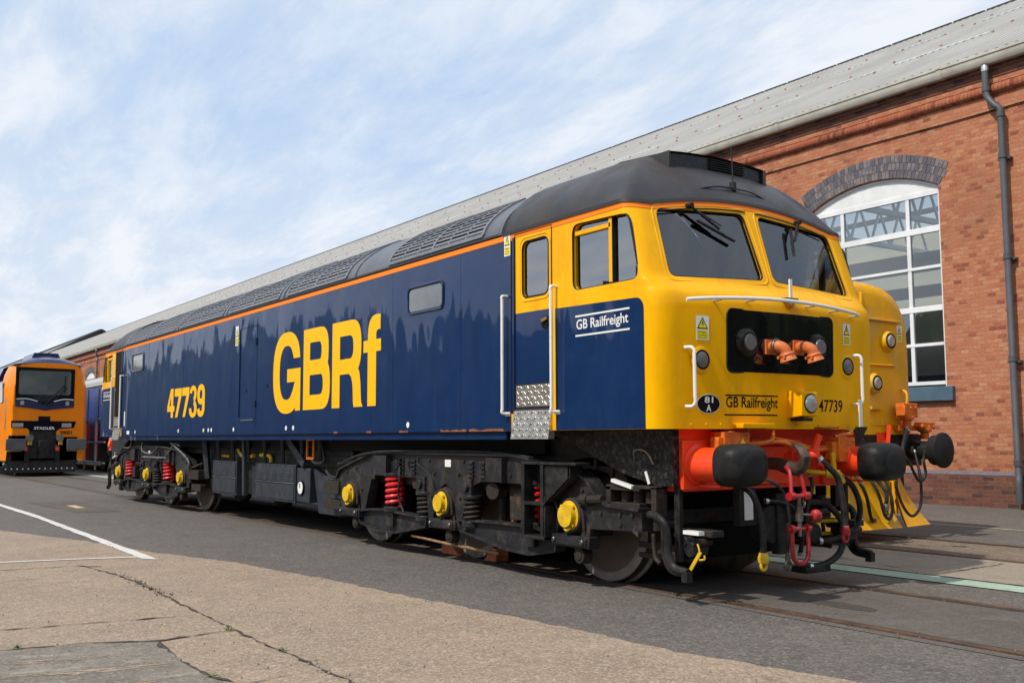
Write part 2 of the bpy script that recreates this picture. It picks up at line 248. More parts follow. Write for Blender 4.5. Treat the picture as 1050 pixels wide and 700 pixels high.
# ------------------------------------------------------------------ mesh helpers
class MB:
    def __init__(s): s.v = []; s.f = []; s.m = []; s.mats = []; s.cur = 0
    def use(s, name):
        if name not in s.mats: s.mats.append(name)
        s.cur = s.mats.index(name); return s
    def add(s, vs, fs):
        o = len(s.v); s.v += [tuple(v) for v in vs]; s.f += [tuple(i+o for i in f) for f in fs]; s.m += [s.cur]*len(fs); return s
    def box(s, x0, x1, y0, y1, z0, z1):
        if x0 > x1: x0, x1 = x1, x0
        if y0 > y1: y0, y1 = y1, y0
        if z0 > z1: z0, z1 = z1, z0
        return s.add([(x0,y0,z0),(x1,y0,z0),(x1,y1,z0),(x0,y1,z0),(x0,y0,z1),(x1,y0,z1),(x1,y1,z1),(x0,y1,z1)],
                     [(0,3,2,1),(4,5,6,7),(0,1,5,4),(1,2,6,5),(2,3,7,6),(3,0,4,7)])
    def obox(s, c, ax, ay, az, hx, hy, hz):
        c = Vector(c); ax = Vector(ax).normalized(); ay = Vector(ay).normalized(); az = Vector(az).normalized()
        vs = [c+ax*hx*i+ay*hy*j+az*hz*k for k in (-1, 1) for j, i in ((-1,-1),(-1,1),(1,1),(1,-1))]
        return s.add(vs, [(0,3,2,1),(4,5,6,7),(0,1,5,4),(1,2,6,5),(2,3,7,6),(3,0,4,7)])
    def bar(s, p, q, w, h, up=(0,0,1)):
        p = Vector(p); q = Vector(q); d = (q-p); u = Vector(up); sd = d.cross(u).normalized(); u2 = sd.cross(d).normalized()
        return s.obox((p+q)/2, d, sd, u2, d.length/2, w/2, h/2)
    def loft(s, rings, closed=True, cap0=True, cap1=True):
        n = len(rings[0]); vs = [p for r in rings for p in r]; fs = []
        for i in range(len(rings)-1):
            for j in range(n if closed else n-1):
                k = (j+1) % n; fs.append((i*n+j, i*n+k, (i+1)*n+k, (i+1)*n+j))
        if cap0: fs.append(tuple(range(n-1, -1, -1)))
        if cap1: fs.append(tuple((len(rings)-1)*n+j for j in range(n)))
        return s.add(vs, fs)
    def cyl(s, p, q, r, r2=None, n=20, cap=True):
        return s.turn(p, q, [(0, r), (1, r if r2 is None else r2)], n, cap)
    def turn(s, p, q, prof, n=20, cap=True):
        p = Vector(p); q = Vector(q); d = q-p; dn = d.normalized()
        a = dn.cross(Vector((0,0,1)) if abs(dn.z) < 0.9 else Vector((1,0,0))).normalized(); b = dn.cross(a)
        rings = [[p+d*t+(a*cos(2*pi*i/n)+b*sin(2*pi*i/n))*r for i in range(n)] for t, r in prof]
        return s.loft(rings, True, cap, cap)
    def tube(s, pts, r, n=8, smooth=True, cap=True):
        P = [Vector(p) for p in pts]
        if smooth and len(P) > 2:
            Q = []
            for i in range(len(P)-1):
                a = P[max(i-1, 0)]; b = P[i]; c = P[i+1]; d = P[min(i+2, len(P)-1)]
                for k in range(5):
                    t = k/5; Q.append(0.5*((2*b)+(c-a)*t+(2*a-5*b+4*c-d)*t*t+(3*b-a-3*c+d)*t**3))
            Q.append(P[-1]); P = Q
        rings = []; a = None
        for i, p in enumerate(P):
            t = (P[min(i+1, len(P)-1)]-P[max(i-1, 0)]).normalized()
            if a is None: a = t.cross(Vector((0,0,1)) if abs(t.z) < 0.9 else Vector((1,0,0))).normalized()
            a = (a-t*a.dot(t)).normalized(); b = t.cross(a)
            rings.append([p+(a*cos(2*pi*j/n)+b*sin(2*pi*j/n))*r for j in range(n)])
        return s.loft(rings, True, cap, cap)
    def prism(s, poly, y0, y1, axes='xz'):
        """polygon in a plane, extruded along the third axis"""
        def P(a, b, c):
            return {'xz': (a, c, b), 'yz': (c, a, b), 'xy': (a, b, c)}[axes]
        n = len(poly)
        vs = [P(a, b, y0) for a, b in poly]+[P(a, b, y1) for a, b in poly]
        return s.add(vs, [tuple(range(n)), tuple(range(2*n-1, n-1, -1))]+[(j, j+n, (j+1) % n+n, (j+1) % n) for j in range(n)])
    def spring(s, c, z0, z1, R, r, turns, n=7, axis='z'):
        pts = []; k = int(turns*16)
        for i in range(k+1):
            t = i/k; a = 2*pi*turns*t; pts.append((c[0]+R*cos(a), c[1]+R*sin(a), z0+(z1-z0)*t))
        return s.tube(pts, r, n, False)
    def obj(s, name, parent=None, bevel=0, smooth=35, label=None, kind=None):
        me = bpy.data.meshes.new(name); me.from_pydata(s.v, [], s.f)
        for m in (s.mats or ['black']): me.materials.append(MATS[m])
        for p, i in zip(me.polygons, s.m): p.material_index = i; p.use_smooth = True
        import bmesh
        bm = bmesh.new(); bm.from_mesh(me); bmesh.ops.recalc_face_normals(bm, faces=bm.faces); bm.to_mesh(me); bm.free()
        me.set_sharp_from_angle(angle=radians(smooth))
        o = bpy.data.objects.new(name, me); COL.objects.link(o)
        if parent: o.parent = parent
        if bevel:
            b = o.modifiers.new('bevel', 'BEVEL'); b.width = bevel; b.segments = 2; b.limit_method = 'ANGLE'; b.angle_limit = radians(50); b.harden_normals = False
        if label: o['label'] = label
        if kind: o['kind'] = kind
        return o
def mb(m): return MB().use(m)
def thing(name, label, cat, loc=(0,0,0), group=None):
    o = bpy.data.objects.new(name, None); COL.objects.link(o); o.location = loc; o.empty_display_size = 0.3
    o['label'] = label; o['category'] = cat
    if group: o['group'] = group
    return o
def rrect(a0, a1, b0, b1, r, n=5):
    P = []
    for cx, cy, s0 in ((a1-r, b1-r, 0), (a0+r, b1-r, pi/2), (a0+r, b0+r, pi), (a1-r, b0+r, 1.5*pi)):
        for i in range(n+1): t = s0+pi/2*i/n; P.append((cx+r*cos(t), cy+r*sin(t)))
    return P
def rpoly(pts, r, n=5):
    """polygon with rounded corners"""
    out = []; k = len(pts)
    for i in range(k):
        p = Vector(pts[i]); a = (Vector(pts[i-1])-p).normalized(); b = (Vector(pts[(i+1) % k])-p).normalized()
        p0 = p+a*r; p1 = p+b*r
        for j in range(n+1):
            t = j/n; q = p0*(1-t)**2+p*2*t*(1-t)+p1*t*t; out.append((q.x, q.y))
    return out
def text_polys(txt, offset=0.0):
    cu = bpy.data.curves.new('t', 'FONT'); cu.body = txt; cu.offset = offset; cu.resolution_u = 4
    o = bpy.data.objects.new('t', cu); COL.objects.link(o)
    dg = bpy.context.evaluated_depsgraph_get(); me = bpy.data.meshes.new_from_object(o.evaluated_get(dg))
    vs = [tuple(v.co)[:2] for v in me.vertices]; fs = [tuple(p.vertices) for p in me.polygons]
    bpy.data.objects.remove(o); bpy.data.curves.remove(cu); bpy.data.meshes.remove(me)
    return vs, fs
def text(M, txt, fn, u0, u1, v0, v1, offset=0.0):
    """lettering fitted into u0..u1, v0..v1 of a surface; fn(u, v) -> point"""
    vs, fs = text_polys(txt, offset)
    a0 = min(v[0] for v in vs); a1 = max(v[0] for v in vs); b0 = min(v[1] for v in vs); b1 = max(v[1] for v in vs)
    return M.add([fn(u0+(x-a0)/(a1-a0)*(u1-u0), v0+(y-b0)/(b1-b0)*(v1-v0)) for x, y in vs], fs)

# ------------------------------------------------------------------ ground
def sheet(name, m, poly, z, sub=None):
    M = mb(m); M.add([(x, y, z) for x, y in poly], [tuple(range(len(poly)))]); return M.obj(name, kind='structure')
sheet('ground', 'asphalt', [(-900, -900), (900, -900), (900, 900), (-900, 900)], -0.012)
def wob(poly, amp, n=6):
    out = []
    for i in range(len(poly)-1):
        a = poly[i]; b = poly[i+1]; k = max(1, int(sqrt((a[0]-b[0])**2+(a[1]-b[1])**2)*n))
        k = min(k, 160)
        for j in range(k):
            t = j/k; out.append((a[0]+(b[0]-a[0])*t+random.uniform(-amp, amp), a[1]+(b[1]-a[1])*t+random.uniform(-amp, amp)))
    out.append(poly[-1]); return out
edge = wob([(-14, -7.8), (-6, -5.5), (-1.24, -4.41), (1.16, -3.74), (2.93, -3.41), (4.38, -3.0), (6.15, -2.74), (7.18, -2.65), (8.51, -2.49), (9.05, -2.43), (10.38, -2.35), (11.6, -2.07), (16, -1.9), (30, -1.7)], 0.022, 11)
sheet('concrete_apron', 'concrete', edge+[(30, -30), (-14, -30)], -0.008)
sheet('old_concrete_slab', 'concrete_old', wob([(8.02, -8.5), (7.99, -5.69), (8.05, -5.2), (8.24, -4.83), (8.85, -4.87), (9.43, -4.86), (10.37, -4.79), (12.2, -4.75)], 0.015)+[(12.5, -8.5)], -0.004)
# between and beside the rails
sheet('track_bed', 'asphalt_track', [(-90, -0.68), (40, -0.68), (40, 0.68), (-90, 0.68)], -0.008)
sheet('track_margin', 'asphalt_track', [(-90, -0.90), (40, -0.90), (40, -0.80), (-90, -0.80)], -0.008)
sheet('green_line', 'paint_green', wob([(-60, 1.56), (12, 1.56), (40, 1.56)], 0.01, 3)+wob([(40, 1.90), (12, 1.90), (-60, 1.90)], 0.01, 3), -0.004)
sheet('concrete_path', 'concrete_strip', wob([(-60, 1.96), (14, 1.96), (40, 1.96)], 0.018, 4)+[(40, 3.46), (-60, 3.46)], -0.006)
sheet('infill_bed', 'gravel_infill', [(-60, 3.58), (40, 3.58), (40, 4.90), (-60, 4.90)], -0.008)
sheet('cream_line', 'paint_cream', [(-60, 7.0), (40, 7.0), (40, 7.09), (-60, 7.09)], -0.008)
sheet('white_line', 'paint_white', wob([(-40, -3.50), (-7.9, -3.48), (-4.2, -3.44), (3.72, -3.57)], 0.008, 4)+wob([(3.55, -3.70), (-3.3, -3.57), (-6.9, -3.60), (-40, -3.62)], 0.008, 4), -0.003)
sheet('white_cross_line', 'paint_white', wob([(3.30, -3.70), (3.10, -4.4), (2.98, -5.0), (2.6, -7.5)], 0.005, 5)+wob([(2.68, -7.5), (3.06, -5.0), (3.18, -4.4), (3.40, -3.70)], 0.005, 5), -0.002)
sheet('tan_mark', 'tanmark', [(-6.5, -2.52), (-5.55, -2.52), (-5.55, -2.36), (-6.5, -2.36)], -0.0035)
sheet('patch', 'asphalt_track', wob([(-8.0, -2.95), (-4.3, -2.75)], .02)+wob([(-4.3, -2.0), (-8.0, -2.1), (-8.0, -2.95)], .02), -0.008)
def blob(x, y, rx, ry, m, z=-0.0022, n=26, seed=1):
    rr = random.Random(seed); P = [(x+rx*cos(2*pi*i/n)*rr.uniform(.75, 1.2), y+ry*sin(2*pi*i/n)*rr.uniform(.75, 1.2)) for i in range(n)]
    return sheet('oil_stain', m, P, z)
ground_mat('oil', (0.060, 0.053, 0.047), (0.075, 0.067, 0.060), (0.12, 0.11, 0.10), stain=(0.04, 0.036, 0.032), rough=0.6, specs=60, speckamt=0.5)
blob(9.9, -.15, .3, .12, 'oil', seed=3, z=-0.0055)
for yr in (-0.7525, 0.7525, 3.52, 4.97):
    M = mb('rail'); M.box(-95, 40, yr-0.036, yr+0.036, -0.10, 0.0); 
    M.use('dirt'); s_ = 1 if yr in (-0.7525, 3.52) else -1  # flat dark strip drawn for the flangeway beside each rail
    M.add([(-95, yr+s_*0.038, -0.0045), (40, yr+s_*0.038, -0.0045), (40, yr+s_*0.085, -0.0045), (-95, yr+s_*0.085, -0.0045)], [(0, 1, 2, 3)])
    M.obj('rail', kind='structure', smooth=30)
def crack(pts, w, name='joint', m='dirt'):
    P = wob(pts, 0.012, 14); n = len(P); L_, R_ = [], []
    for i, p in enumerate(P):
        a = Vector(P[max(i-1, 0)]); b = Vector(P[min(i+1, n-1)]); d = (b-a).normalized(); nrm = Vector((-d.y, d.x)); ww = w*random.choice((0.12, 0.3, 0.6, 0.9, 1.5))*random.uniform(.7, 1.2)*(1 if 0 < i < n-1 else 0.2)
        L_.append((p[0]+nrm.x*ww, p[1]+nrm.y*ww, -0.0025)); R_.append((p[0]-nrm.x*ww, p[1]-nrm.y*ww, -0.0025))
    M = mb(m); M.add(L_+R_, [(i, i+1, n+i+1, n+i) for i in range(n-1)]); return M.obj(name, kind='structure')
crack([(3.75, -4.4), (3.9, -4.35), (4.62, -4.26), (5.47, -4.22), (6.6, -4.25), (7.43, -4.28), (8.77, -4.30), (9.16, -4.29), (10.39, -4.29), (12.5, -4.32)], 0.011)
crack([(7.1, -8), (7.24, -5.59), (7.33, -4.97), (7.43, -4.28)], 0.02)
crack([(7.9, -8), (7.99, -5.69), (8.05, -5.2), (8.24, -4.83), (8.16, -4.37)], 0.02)
crack([(8.24, -4.83), (8.85, -4.87), (9.43, -4.86), (9.68, -4.78), (10.37, -4.79), (12, -4.8)], 0.014)
crack([(3.6, -7), (3.73, -5.1), (3.79, -4.5), (4.02, -4.18)], 0.012)
crack([(9.68, -4.78), (9.62, -4.48)], 0.01)
crack([(4.7, -6.6), (4.62, -4.9)], 0.006)
crack([(6.9, 2.0), (7.5, 2.25), (7.9, 2.38), (8.62, 2.2), (9.08, 2.02)], 0.012)
for P in ([(8.72, -5.90), (8.86, -5.45), (8.92, -5.05), (8.95, -4.92)], [(9.35, -5.85), (9.38, -5.5), (9.30, -5.1), (9.28, -4.92)], [(8.40, -5.75), (8.50, -5.2)], [(9.8, -5.9), (9.75, -5.3), (9.65, -4.95)]):
    for k in range(3): crack([(x+k*.03, y) for x, y in P], .013, 'worn_streak', 'concrete')
crack([(9.2, 3.3), (9.25, 2.0)], 0.008)
crack([(6.6, 4.0), (7.0, 4.35), (7.6, 4.1), (8.1, 4.5)], 0.02)
crack([(-20, 1.94), (12, 1.94), (30, 1.94)], 0.022)
crack([(-20, 3.48), (12, 3.49), (30, 3.48)], 0.018)
crack([(-30, 4.885), (8, 4.885), (30, 4.885)], 0.022)
weeds = [((5.9, -4.24), 'sparse weed where the long slab joint begins, farthest tuft from the camera'), ((8.15, -4.33), 'green weed tuft in the corner where two slab joints meet'), ((8.97, -4.28), 'small weed tuft in the slab joint right of the corner tuft'),
         ((9.42, -4.85), 'green weed tuft at the bottom edge of the grey slab'), ((7.97, -5.60), 'flat weed in the joint at the left edge of the grey slab')]
for (x, y), lb in weeds:
    M = mb('weed')
    for k in range(26):
        a = random.uniform(0, 2*pi); r0 = random.uniform(0, 0.02); l = random.uniform(0.015, 0.05); h = random.uniform(0.006, 0.028); w = random.uniform(0.003, 0.006)
        ox = x+r0*cos(a)+random.uniform(-.012, .012); oy = y+r0*sin(a)+random.uniform(-.035, .035)*.4
        M.add([(ox-w*sin(a), oy+w*cos(a), 0), (ox+w*sin(a), oy-w*cos(a), 0), (ox+l*cos(a), oy+l*sin(a), h)], [(0, 1, 2)])
    o = M.obj('weed_tuft'); o['label'] = lb; o['category'] = 'weed'; o['group'] = 'weeds in the concrete joints'
M = mb('dirt'); 
for k in range(70):
    t = random.random(); x = 4.8+t*1.6; y = -4.22+random.gauss(0, .03); r = random.uniform(.004, .012)
    M.add([(x+r*cos(a), y+r*sin(a), -0.003+ (r*.9 if a > 9 else 0)) for a in (0, 1.3, 2.6, 3.9, 5.1)]+[(x, y, r*.8)], [(0, 1, 5), (1, 2, 5), (2, 3, 5), (3, 4, 5), (4, 0, 5)])
M.use('concrete_strip')
for k in range(120):
    t = random.random(); x = 4.6+t*1.8 if k % 2 else random.uniform(9.2, 11); y = (-4.23 if k % 2 else -4.29)+random.gauss(0, .035); r = random.uniform(.004, .012)
    M.add([(x+r*cos(a), y+r*sin(a), -0.003) for a in (0, 1.3, 2.6, 3.9, 5.1)]+[(x, y, r*.8)], [(0, 1, 5), (1, 2, 5), (2, 3, 5), (3, 4, 5), (4, 0, 5)])
M.use('gravel_infill')
for k in range(420):
    if k % 3 == 0: i = random.randrange(20, len(edge)-40); x, y = edge[i]; x += random.gauss(0, .08); y += random.gauss(0, .05)
    elif k % 3 == 1: x = random.uniform(5, 12); y = random.choice((-.80, -.87, -.70, .68, 1.93, 3.5))+random.gauss(0, .025)
    else: x = random.uniform(6, 12.5); y = random.uniform(-5.5, -1.2)
    r = random.uniform(.003, .009); M.add([(x+r*cos(a), y+r*sin(a), -0.004) for a in (0, 1.3, 2.6, 3.9, 5.1)]+[(x, y, r*.8)], [(0, 1, 5), (1, 2, 5), (2, 3, 5), (3, 4, 5), (4, 0, 5)])
o = M.obj('grit', kind='stuff'); o['label'] = 'loose grit and crumbs along the concrete joint'; o['category'] = 'grit'

# ------------------------------------------------------------------ brick workshop
YW = 11.04; BX0, BX1 = -132.0, 14.0
bld = thing('brick_workshop', 'long red brick workshop with arched white windows and corrugated roof behind the locomotives', 'building', (0, YW, 0))
def local(o, p): o.parent = p; o.matrix_parent_inverse = Matrix.Translation(-p.location); return o
def part(M, name, p, bevel=0, smooth=35, **k):
    o = M.obj(name, None, bevel, smooth, **k); return local(o, p)
def part_split(M, name, p, **k):
    """every loose island of the mesh becomes a part of its own"""
    par = list(range(len(M.v)))
    def find(a):
        while par[a] != a: par[a] = par[par[a]]; a = par[a]
        return a
    for f in M.f:
        for v in f[1:]: par[find(v)] = find(f[0])
    G = {}
    for f, m in zip(M.f, M.m): G.setdefault(find(f[0]), []).append((f, m))
    for g in G.values():
        N_ = MB(); N_.mats = list(M.mats); idx = {}
        for f, m in g:
            for v in f:
                if v not in idx: idx[v] = len(N_.v); N_.v.append(M.v[v])
            N_.f.append(tuple(idx[v] for v in f)); N_.m.append(m)
        o = part(N_, name, p, **k)
    return o
WH, WR = 1.53, 3.31            # window half-width, arch radius
ZS, ZB, SAG = 6.12, 2.23, 0.38
wins = [2.2-5.92*k for k in range(-1, 22)]
def arch_z(u): return ZS-(WR-SAG)+sqrt(max(WR*WR-u*u, 0))
M = mb('brick'); ZT = 8.3; ZP = 0.60
xs = sorted([w-WH for w in wins]+[w+WH for w in wins]); 
segs = [BX0]+xs+[BX1]
for i in range(0, len(segs), 2):
    a, b = segs[i], segs[i+1]; M.add([(a, YW, ZP), (b, YW, ZP), (b, YW, ZT), (a, YW, ZT)], [(0, 1, 2, 3)])
for w in wins:
    M.add([(w-WH, YW, ZP), (w+WH, YW, ZP), (w+WH, YW, ZB), (w-WH, YW, ZB)], [(0, 1, 2, 3)])
    n = 16; U = [-WH+2*WH*i/n for i in range(n+1)]
    M.add([(w+u, YW, arch_z(u)) for u in U]+[(w+u, YW, ZT) for u in U], [(i, i+1, n+2+i, n+1+i) for i in range(n)])
    # reveals
    M.add([(w-WH, YW, ZB), (w-WH, YW+.25, ZB), (w-WH, YW+.25, ZS), (w-WH, YW, ZS)], [(0, 1, 2, 3)])
    M.add([(w+WH, YW, ZB), (w+WH, YW+.25, ZB), (w+WH, YW+.25, ZS), (w+WH, YW, ZS)], [(0, 1, 2, 3)])
    M.add([(w+u, YW, arch_z(u)) for u in U]+[(w+u, YW+.25, arch_z(u)) for u in U], [(i, i+1, n+2+i, n+1+i) for i in range(n)])
M.add([(BX0, YW, 0), (BX0, 27, 0), (BX0, 27, 8), (BX0, 19.7, 12.9), (BX0, YW, 8)], [(0, 1, 2, 3, 4)])
M.add([(BX1, YW, 0), (BX1, 27, 0), (BX1, 27, 8), (BX1, 19.7, 12.9), (BX1, YW, 8)], [(0, 1, 2, 3, 4)])
M.add([(BX0, 27, 0), (BX1, 27, 0), (BX1, 27, 8.2), (BX0, 27, 8.2)], [(0, 1, 2, 3)])
part(M, 'wall', bld, smooth=20)
M = mb('brick_dark'); M.box(BX0, BX1, YW-0.055, YW+.1, -0.05, 0.57); M.use('bluebrick2'); M.prism([(YW-0.056, 0.572), (YW-0.002, 0.64), (YW+.05, 0.64), (YW+.05, 0.572)], BX0, BX1, 'yz')
part(M, 'plinth', bld)
M = mb('brick_dark'); M.box(BX0, BX1, YW-0.06, YW+.02, 8.02, 8.3); M.box(BX0, BX1, YW-0.035, YW+.02, 7.88, 8.018)
M.use('brick_roll'); M.loft([[(x, YW+0.012-0.105*sin(pi*i/8), 7.66-0.105*cos(pi*i/8)) for i in range(9)] for x in (BX0, BX1)], False, False, False)
M.use('brick'); M.box(BX0, BX1, YW-0.02, YW+.02, 7.775, 7.878)
part(M, 'cornice', bld)
M = mb('signblack'); M.tube([(x, YW-0.02, 7.27+0.012*sin(x*1.1)) for x in [BX0+i*2 for i in range(74)]], 0.012, 5, False)
part(M, 'cable', bld)
# arch rings of blue brick voussoirs, three courses deep
def arch_ring(w, det):
    M = mb('bluebrick'); rings = 3
    for r in range(rings):
        r0 = WR+0.003+r*0.155; r1 = r0+0.148; A = math.asin((WH+0.03)/WR); N_ = int(2*A*WR/0.083) if det else 12
        for i in range(N_):
            t0 = -A+2*A*(i+(0.5 if r % 2 else 0))/N_; t1 = min(t0+2*A/N_*0.9, A+0.01); zc = ZS-(WR-SAG)
            M.use('bluebrick' if random.random() < 0.6 else 'bluebrick2')
            j = random.uniform(0.004, 0.012); q = [(w+R_*sin(t), zc+R_*cos(t)) for R_, t in ((r0, t0), (r1, t0), (r1, t1), (r0, t1))]
            M.prism(q, YW-j, YW+0.05)
    M.use('dirt')
    zc = ZS-(WR-SAG); K = 20
    M.add([(w+R_*sin(-A+2*A*i/K), YW-0.003, zc+R_*cos(-A+2*A*i/K)) for R_ in (WR+.002, WR+0.455) for i in range(K+1)], [(i, i+1, K+2+i, K+1+i) for i in range(K)])
    return M
ring_first = None; far_ring = None
xm = [-WH, -0.78, 0.78, WH]                       # mullion lines
zr = [2.30, 3.05, 3.75, 4.56, 5.30, 6.02]         # transom lines
def window_frame(M, w):
    y0, y1 = YW+0.075, YW+0.15
    M.use('upvc')
    for x in (xm[0]+.035, xm[3]-.035): M.box(w+x-.035, w+x+.035, y0, y1, 2.23, 6.10)
    for x in xm[1:3]: M.box(w+x-.04, w+x+.04, y0+.004, y1, 2.31, 5.97)
    for z, h in zip(zr, (.035, .03, .055, .03, .06, .05)): M.box(w-WH+.07, w+WH-.07, y0-.003, y1-.004, z-h, z+h)
    n = 14; U = [-WH+2*WH*i/n for i in range(n+1)]
    top = [(w+u, arch_z(u)-0.004) for u in U]; 
    M.prism([(w+WH, 6.05), (w-WH, 6.05)]+[(a, b) for a, b in top], y0+.012, y1-.02)
    M.tube([(a, y0+.0, b-0.03) for a, b in top], 0.03, 6, False)
def panes(w, holder, single):
    P = None
    for i in range(5):
        for j in range(3):
            if single or P is None: P = mb('building_glass')
            P.box(w+xm[j]+.02, w+xm[j+1]-.02, YW+.11, YW+.116, zr[i]+.02, zr[i+1]-.02)
            if single: o = part(P, 'pane', holder)
    if not single: part(P, 'pane', holder)
def copy_child(o, dx, parent, name=None):
    c = o.copy(); COL.objects.link(c); c.parent = parent; c.location = (o.location[0]+dx, o.location[1], o.location[2]); c.matrix_parent_inverse = o.matrix_parent_inverse.copy(); return c
w0 = wins[1]
M = MB(); window_frame(M, w0); fr0 = part(M, 'window', bld, bevel=.004); panes(w0, fr0, True)
M = mb('sillblue'); M.box(w0-1.62, w0+1.70, YW-.10, YW+.08, 1.95, 2.225); sl0 = part(M, 'sill', fr0, bevel=.01)
fr0['label'] = 'white arched window beside the yellow cab'
ar0 = part(arch_ring(w0, True), 'arch', bld)
P = mb('building_glass')
for i in range(5):
    for j in range(3): P.box(w0+xm[j]+.02, w0+xm[j+1]-.02, YW+.11, YW+.116, zr[i]+.02, zr[i+1]-.02)
pg_me = P.obj('pane'); pg = pg_me.data; bpy.data.objects.remove(pg_me)
for w in wins:
    if w == w0: continue
    dx = w-w0
    f = fr0.copy(); COL.objects.link(f); f.parent = bld; f.location = (dx, 0, 0); f.matrix_parent_inverse = fr0.matrix_parent_inverse.copy()
    if 'label' in f: del f['label']
    p = bpy.data.objects.new('pane', pg); COL.objects.link(p); p.parent = f
    s_ = sl0.copy(); COL.objects.link(s_); s_.parent = f; s_.matrix_parent_inverse = Matrix()
    a = ar0.copy(); COL.objects.link(a); a.parent = bld; a.location = (dx, 0, 0); a.matrix_parent_inverse = ar0.matrix_parent_inverse.copy()
# the hall inside: floor, pale far wall, steel trusses (seen through the panes)
mat('hallwall', (0.80, 0.74, 0.60), 0.8, noise=(.5, 5), color2=(.66, .62, .52)); mat('hallfloor', (0.10, 0.10, 0.10), 0.7); mat('truss', (0.75, 0.80, 0.82), 0.6)
M = mb('hallwall'); M.box(-14, 12, 25.5, 25.6, 3.4, 8.6); M.use('hallfloor'); M.box(-14, 12, 25.45, 25.65, 0, 3.4)
part(M, 'inner_wall', bld)
M = mb('truss')
for x in (-4.6, -1.6, 1.4, 4.4, 7.4):
    M.bar((x, 11.3, 7.3), (x, 25, 7.3), .14, .14); M.bar((x, 11.3, 8.3), (x, 19.5, 12.2), .14, .14)
    for k in range(12): y = 11.4+k; M.bar((x, y, 7.3), (x, y+.5, 8.4), .06, .06); M.bar((x, y+.5, 8.4), (x, y+1, 7.3), .06, .06)
for y in (12.5, 14.2, 16, 19, 22): M.bar((-12, y, 8.35), (12, y, 8.35), .08, .16)
M.use('roofsheet'); M.box(-12, 12, 19.2, 19.6, 6.0, 6.5); M.use('hallfloor'); M.box(-12, 12, 18.9, 19.2, 5.2, 5.5)
part(M, 'roof_truss', bld)
# roof: corrugated sheets
GY, GZ = 10.90, 8.32; RY, RZ = 19.7, 13.0
M = mb('roofsheet'); xs = []; x = BX0-.2
k = 0; vs = []
while x < BX1+.3:
    h = (0.0, 0.05, 0.05, 0.0)[k % 4]; vs.append((x, h)); x += (0.035, 0.05, 0.035, 0.055)[k % 4]*1.1; k += 1
n = len(vs); sl = Vector((0, RY-GY, RZ-GZ)).normalized(); nn = Vector((0, -sl.z, sl.y))
V = []
for (x, h) in vs: V.append(Vector((x, GY, GZ))+nn*h)
for (x, h) in vs: V.append(Vector((x, RY, RZ))+nn*h)
M.add(V, [(i, i+1, n+i+1, n+i) for i in range(n-1)])
M.add([(BX0-.2, RY, RZ), (-12, RY, RZ), (-12, 27.4, 8.2), (BX0-.2, 27.4, 8.2)], [(0, 1, 2, 3)])  # back slope left open over the hall to let sky light in
part(M, 'roof', bld, smooth=20)
M = mb('darkedge'); 
x = BX0
while x < BX1: M.box(x, x+0.93, RY-.12, RY+.12, RZ-.03, RZ+.045); x += 1.0
part(M, 'ridge_cap', bld)
M = mb('skylight'); B_ = mb('bolt')
for f, xa, xb in ((0.36, -60, 14), (0.72, -60, 14)):
    c = Vector((0, GY, GZ)).lerp(Vector((0, RY, RZ)), f); x = xa
    while x < xb:
        wd = random.choice((0.9, 1.6, 2.4)); 
        a = c+nn*0.049; u = sl*random.uniform(0.10, 0.16)
        M.add([(x, (a-u).y, (a-u).z), (x+wd, (a-u).y, (a-u).z), (x+wd, (a+u).y, (a+u).z), (x, (a+u).y, (a+u).z)], [(0, 1, 2, 3)]); x += wd+random.choice((0.3, 0.9, 1.8))
    x = xa
    while x < xb:
        for s_ in (-0.45, 0.45):
            q = c+sl*s_+nn*0.05; B_.box(x-.025, x+.025, q.y-.02, q.y+.02, q.z-.02, q.z+.03)
        x += random.choice((0.8, 1.25, 1.7))
part_split(M, 'roof_strip', bld); part(B_, 'roof_bolt', bld, kind='stuff')
# gutter
M = mb('gutter'); prof = [(GY+.06, 8.30), (GY-.09, 8.325), (GY-.115, 8.31), (GY-.115, 8.27), (GY-.095, 8.25), (GY-.095, 8.17), (GY-.05, 8.105), (GY+.06, 8.105)]
for i in range(0, 37):
    a = BX0+i*4.0; b = min(a+3.985, BX1+.3); M.prism(prof, a, b, 'yz')
M.use('gutter')
M.box(BX0, BX1, GY+.05, YW, 8.16, 8.20)
for i in range(1, 37): a = BX0+i*4.0-.012; M.prism([(y-.012 if y < GY else y, z+(.01 if z > 8.2 else -.01)) for y, z in prof], a-.05, a+.05, 'yz')
part(M, 'gutter', bld)
def downpipe(x):
    M = mb('pipegrey'); yo = YW-0.14
    M.tube([(x-.24, GY-.03, 8.12), (x-.24, GY-.03, 7.62)], .062, 12, False)
    M.tube([(x-.24, GY-.03, 7.64), (x-.22, GY-.03, 7.5), (x-.11, GY-.02, 7.33), (x-.01, yo, 7.22), (x, yo, 7.12)], .06, 12)
    M.tube([(x, yo, 7.16), (x, yo, 0.60), (x+.02, yo-.03, 0.52), (x+.03, yo-.05, 0.42), (x+.03, yo-.05, 0.10)], .06, 12, False)
    for z in (7.12, 6.35, 4.5, 2.65, 0.8): M.cyl((x, yo, z-.05), (x, yo, z+.05), .075, n=14)
    M.cyl((x-.24, GY-.03, 7.60), (x-.24, GY-.03, 7.70), .074, n=14)
    for z in (6.3, 4.45, 2.6): M.box(x-.12, x+.12, yo+.03, YW-.003, z-.02, z+.02)
    M.use('silver'); M.turn((x-.24, GY-.03, 7.98), (x-.24, GY-.03, 8.12), [(0, .068), (.6, .07), (1, .05)], 14)
    part(M, 'downpipe', bld)
downpipe(5.12); downpipe(-65.9); downpipe(-30.4)
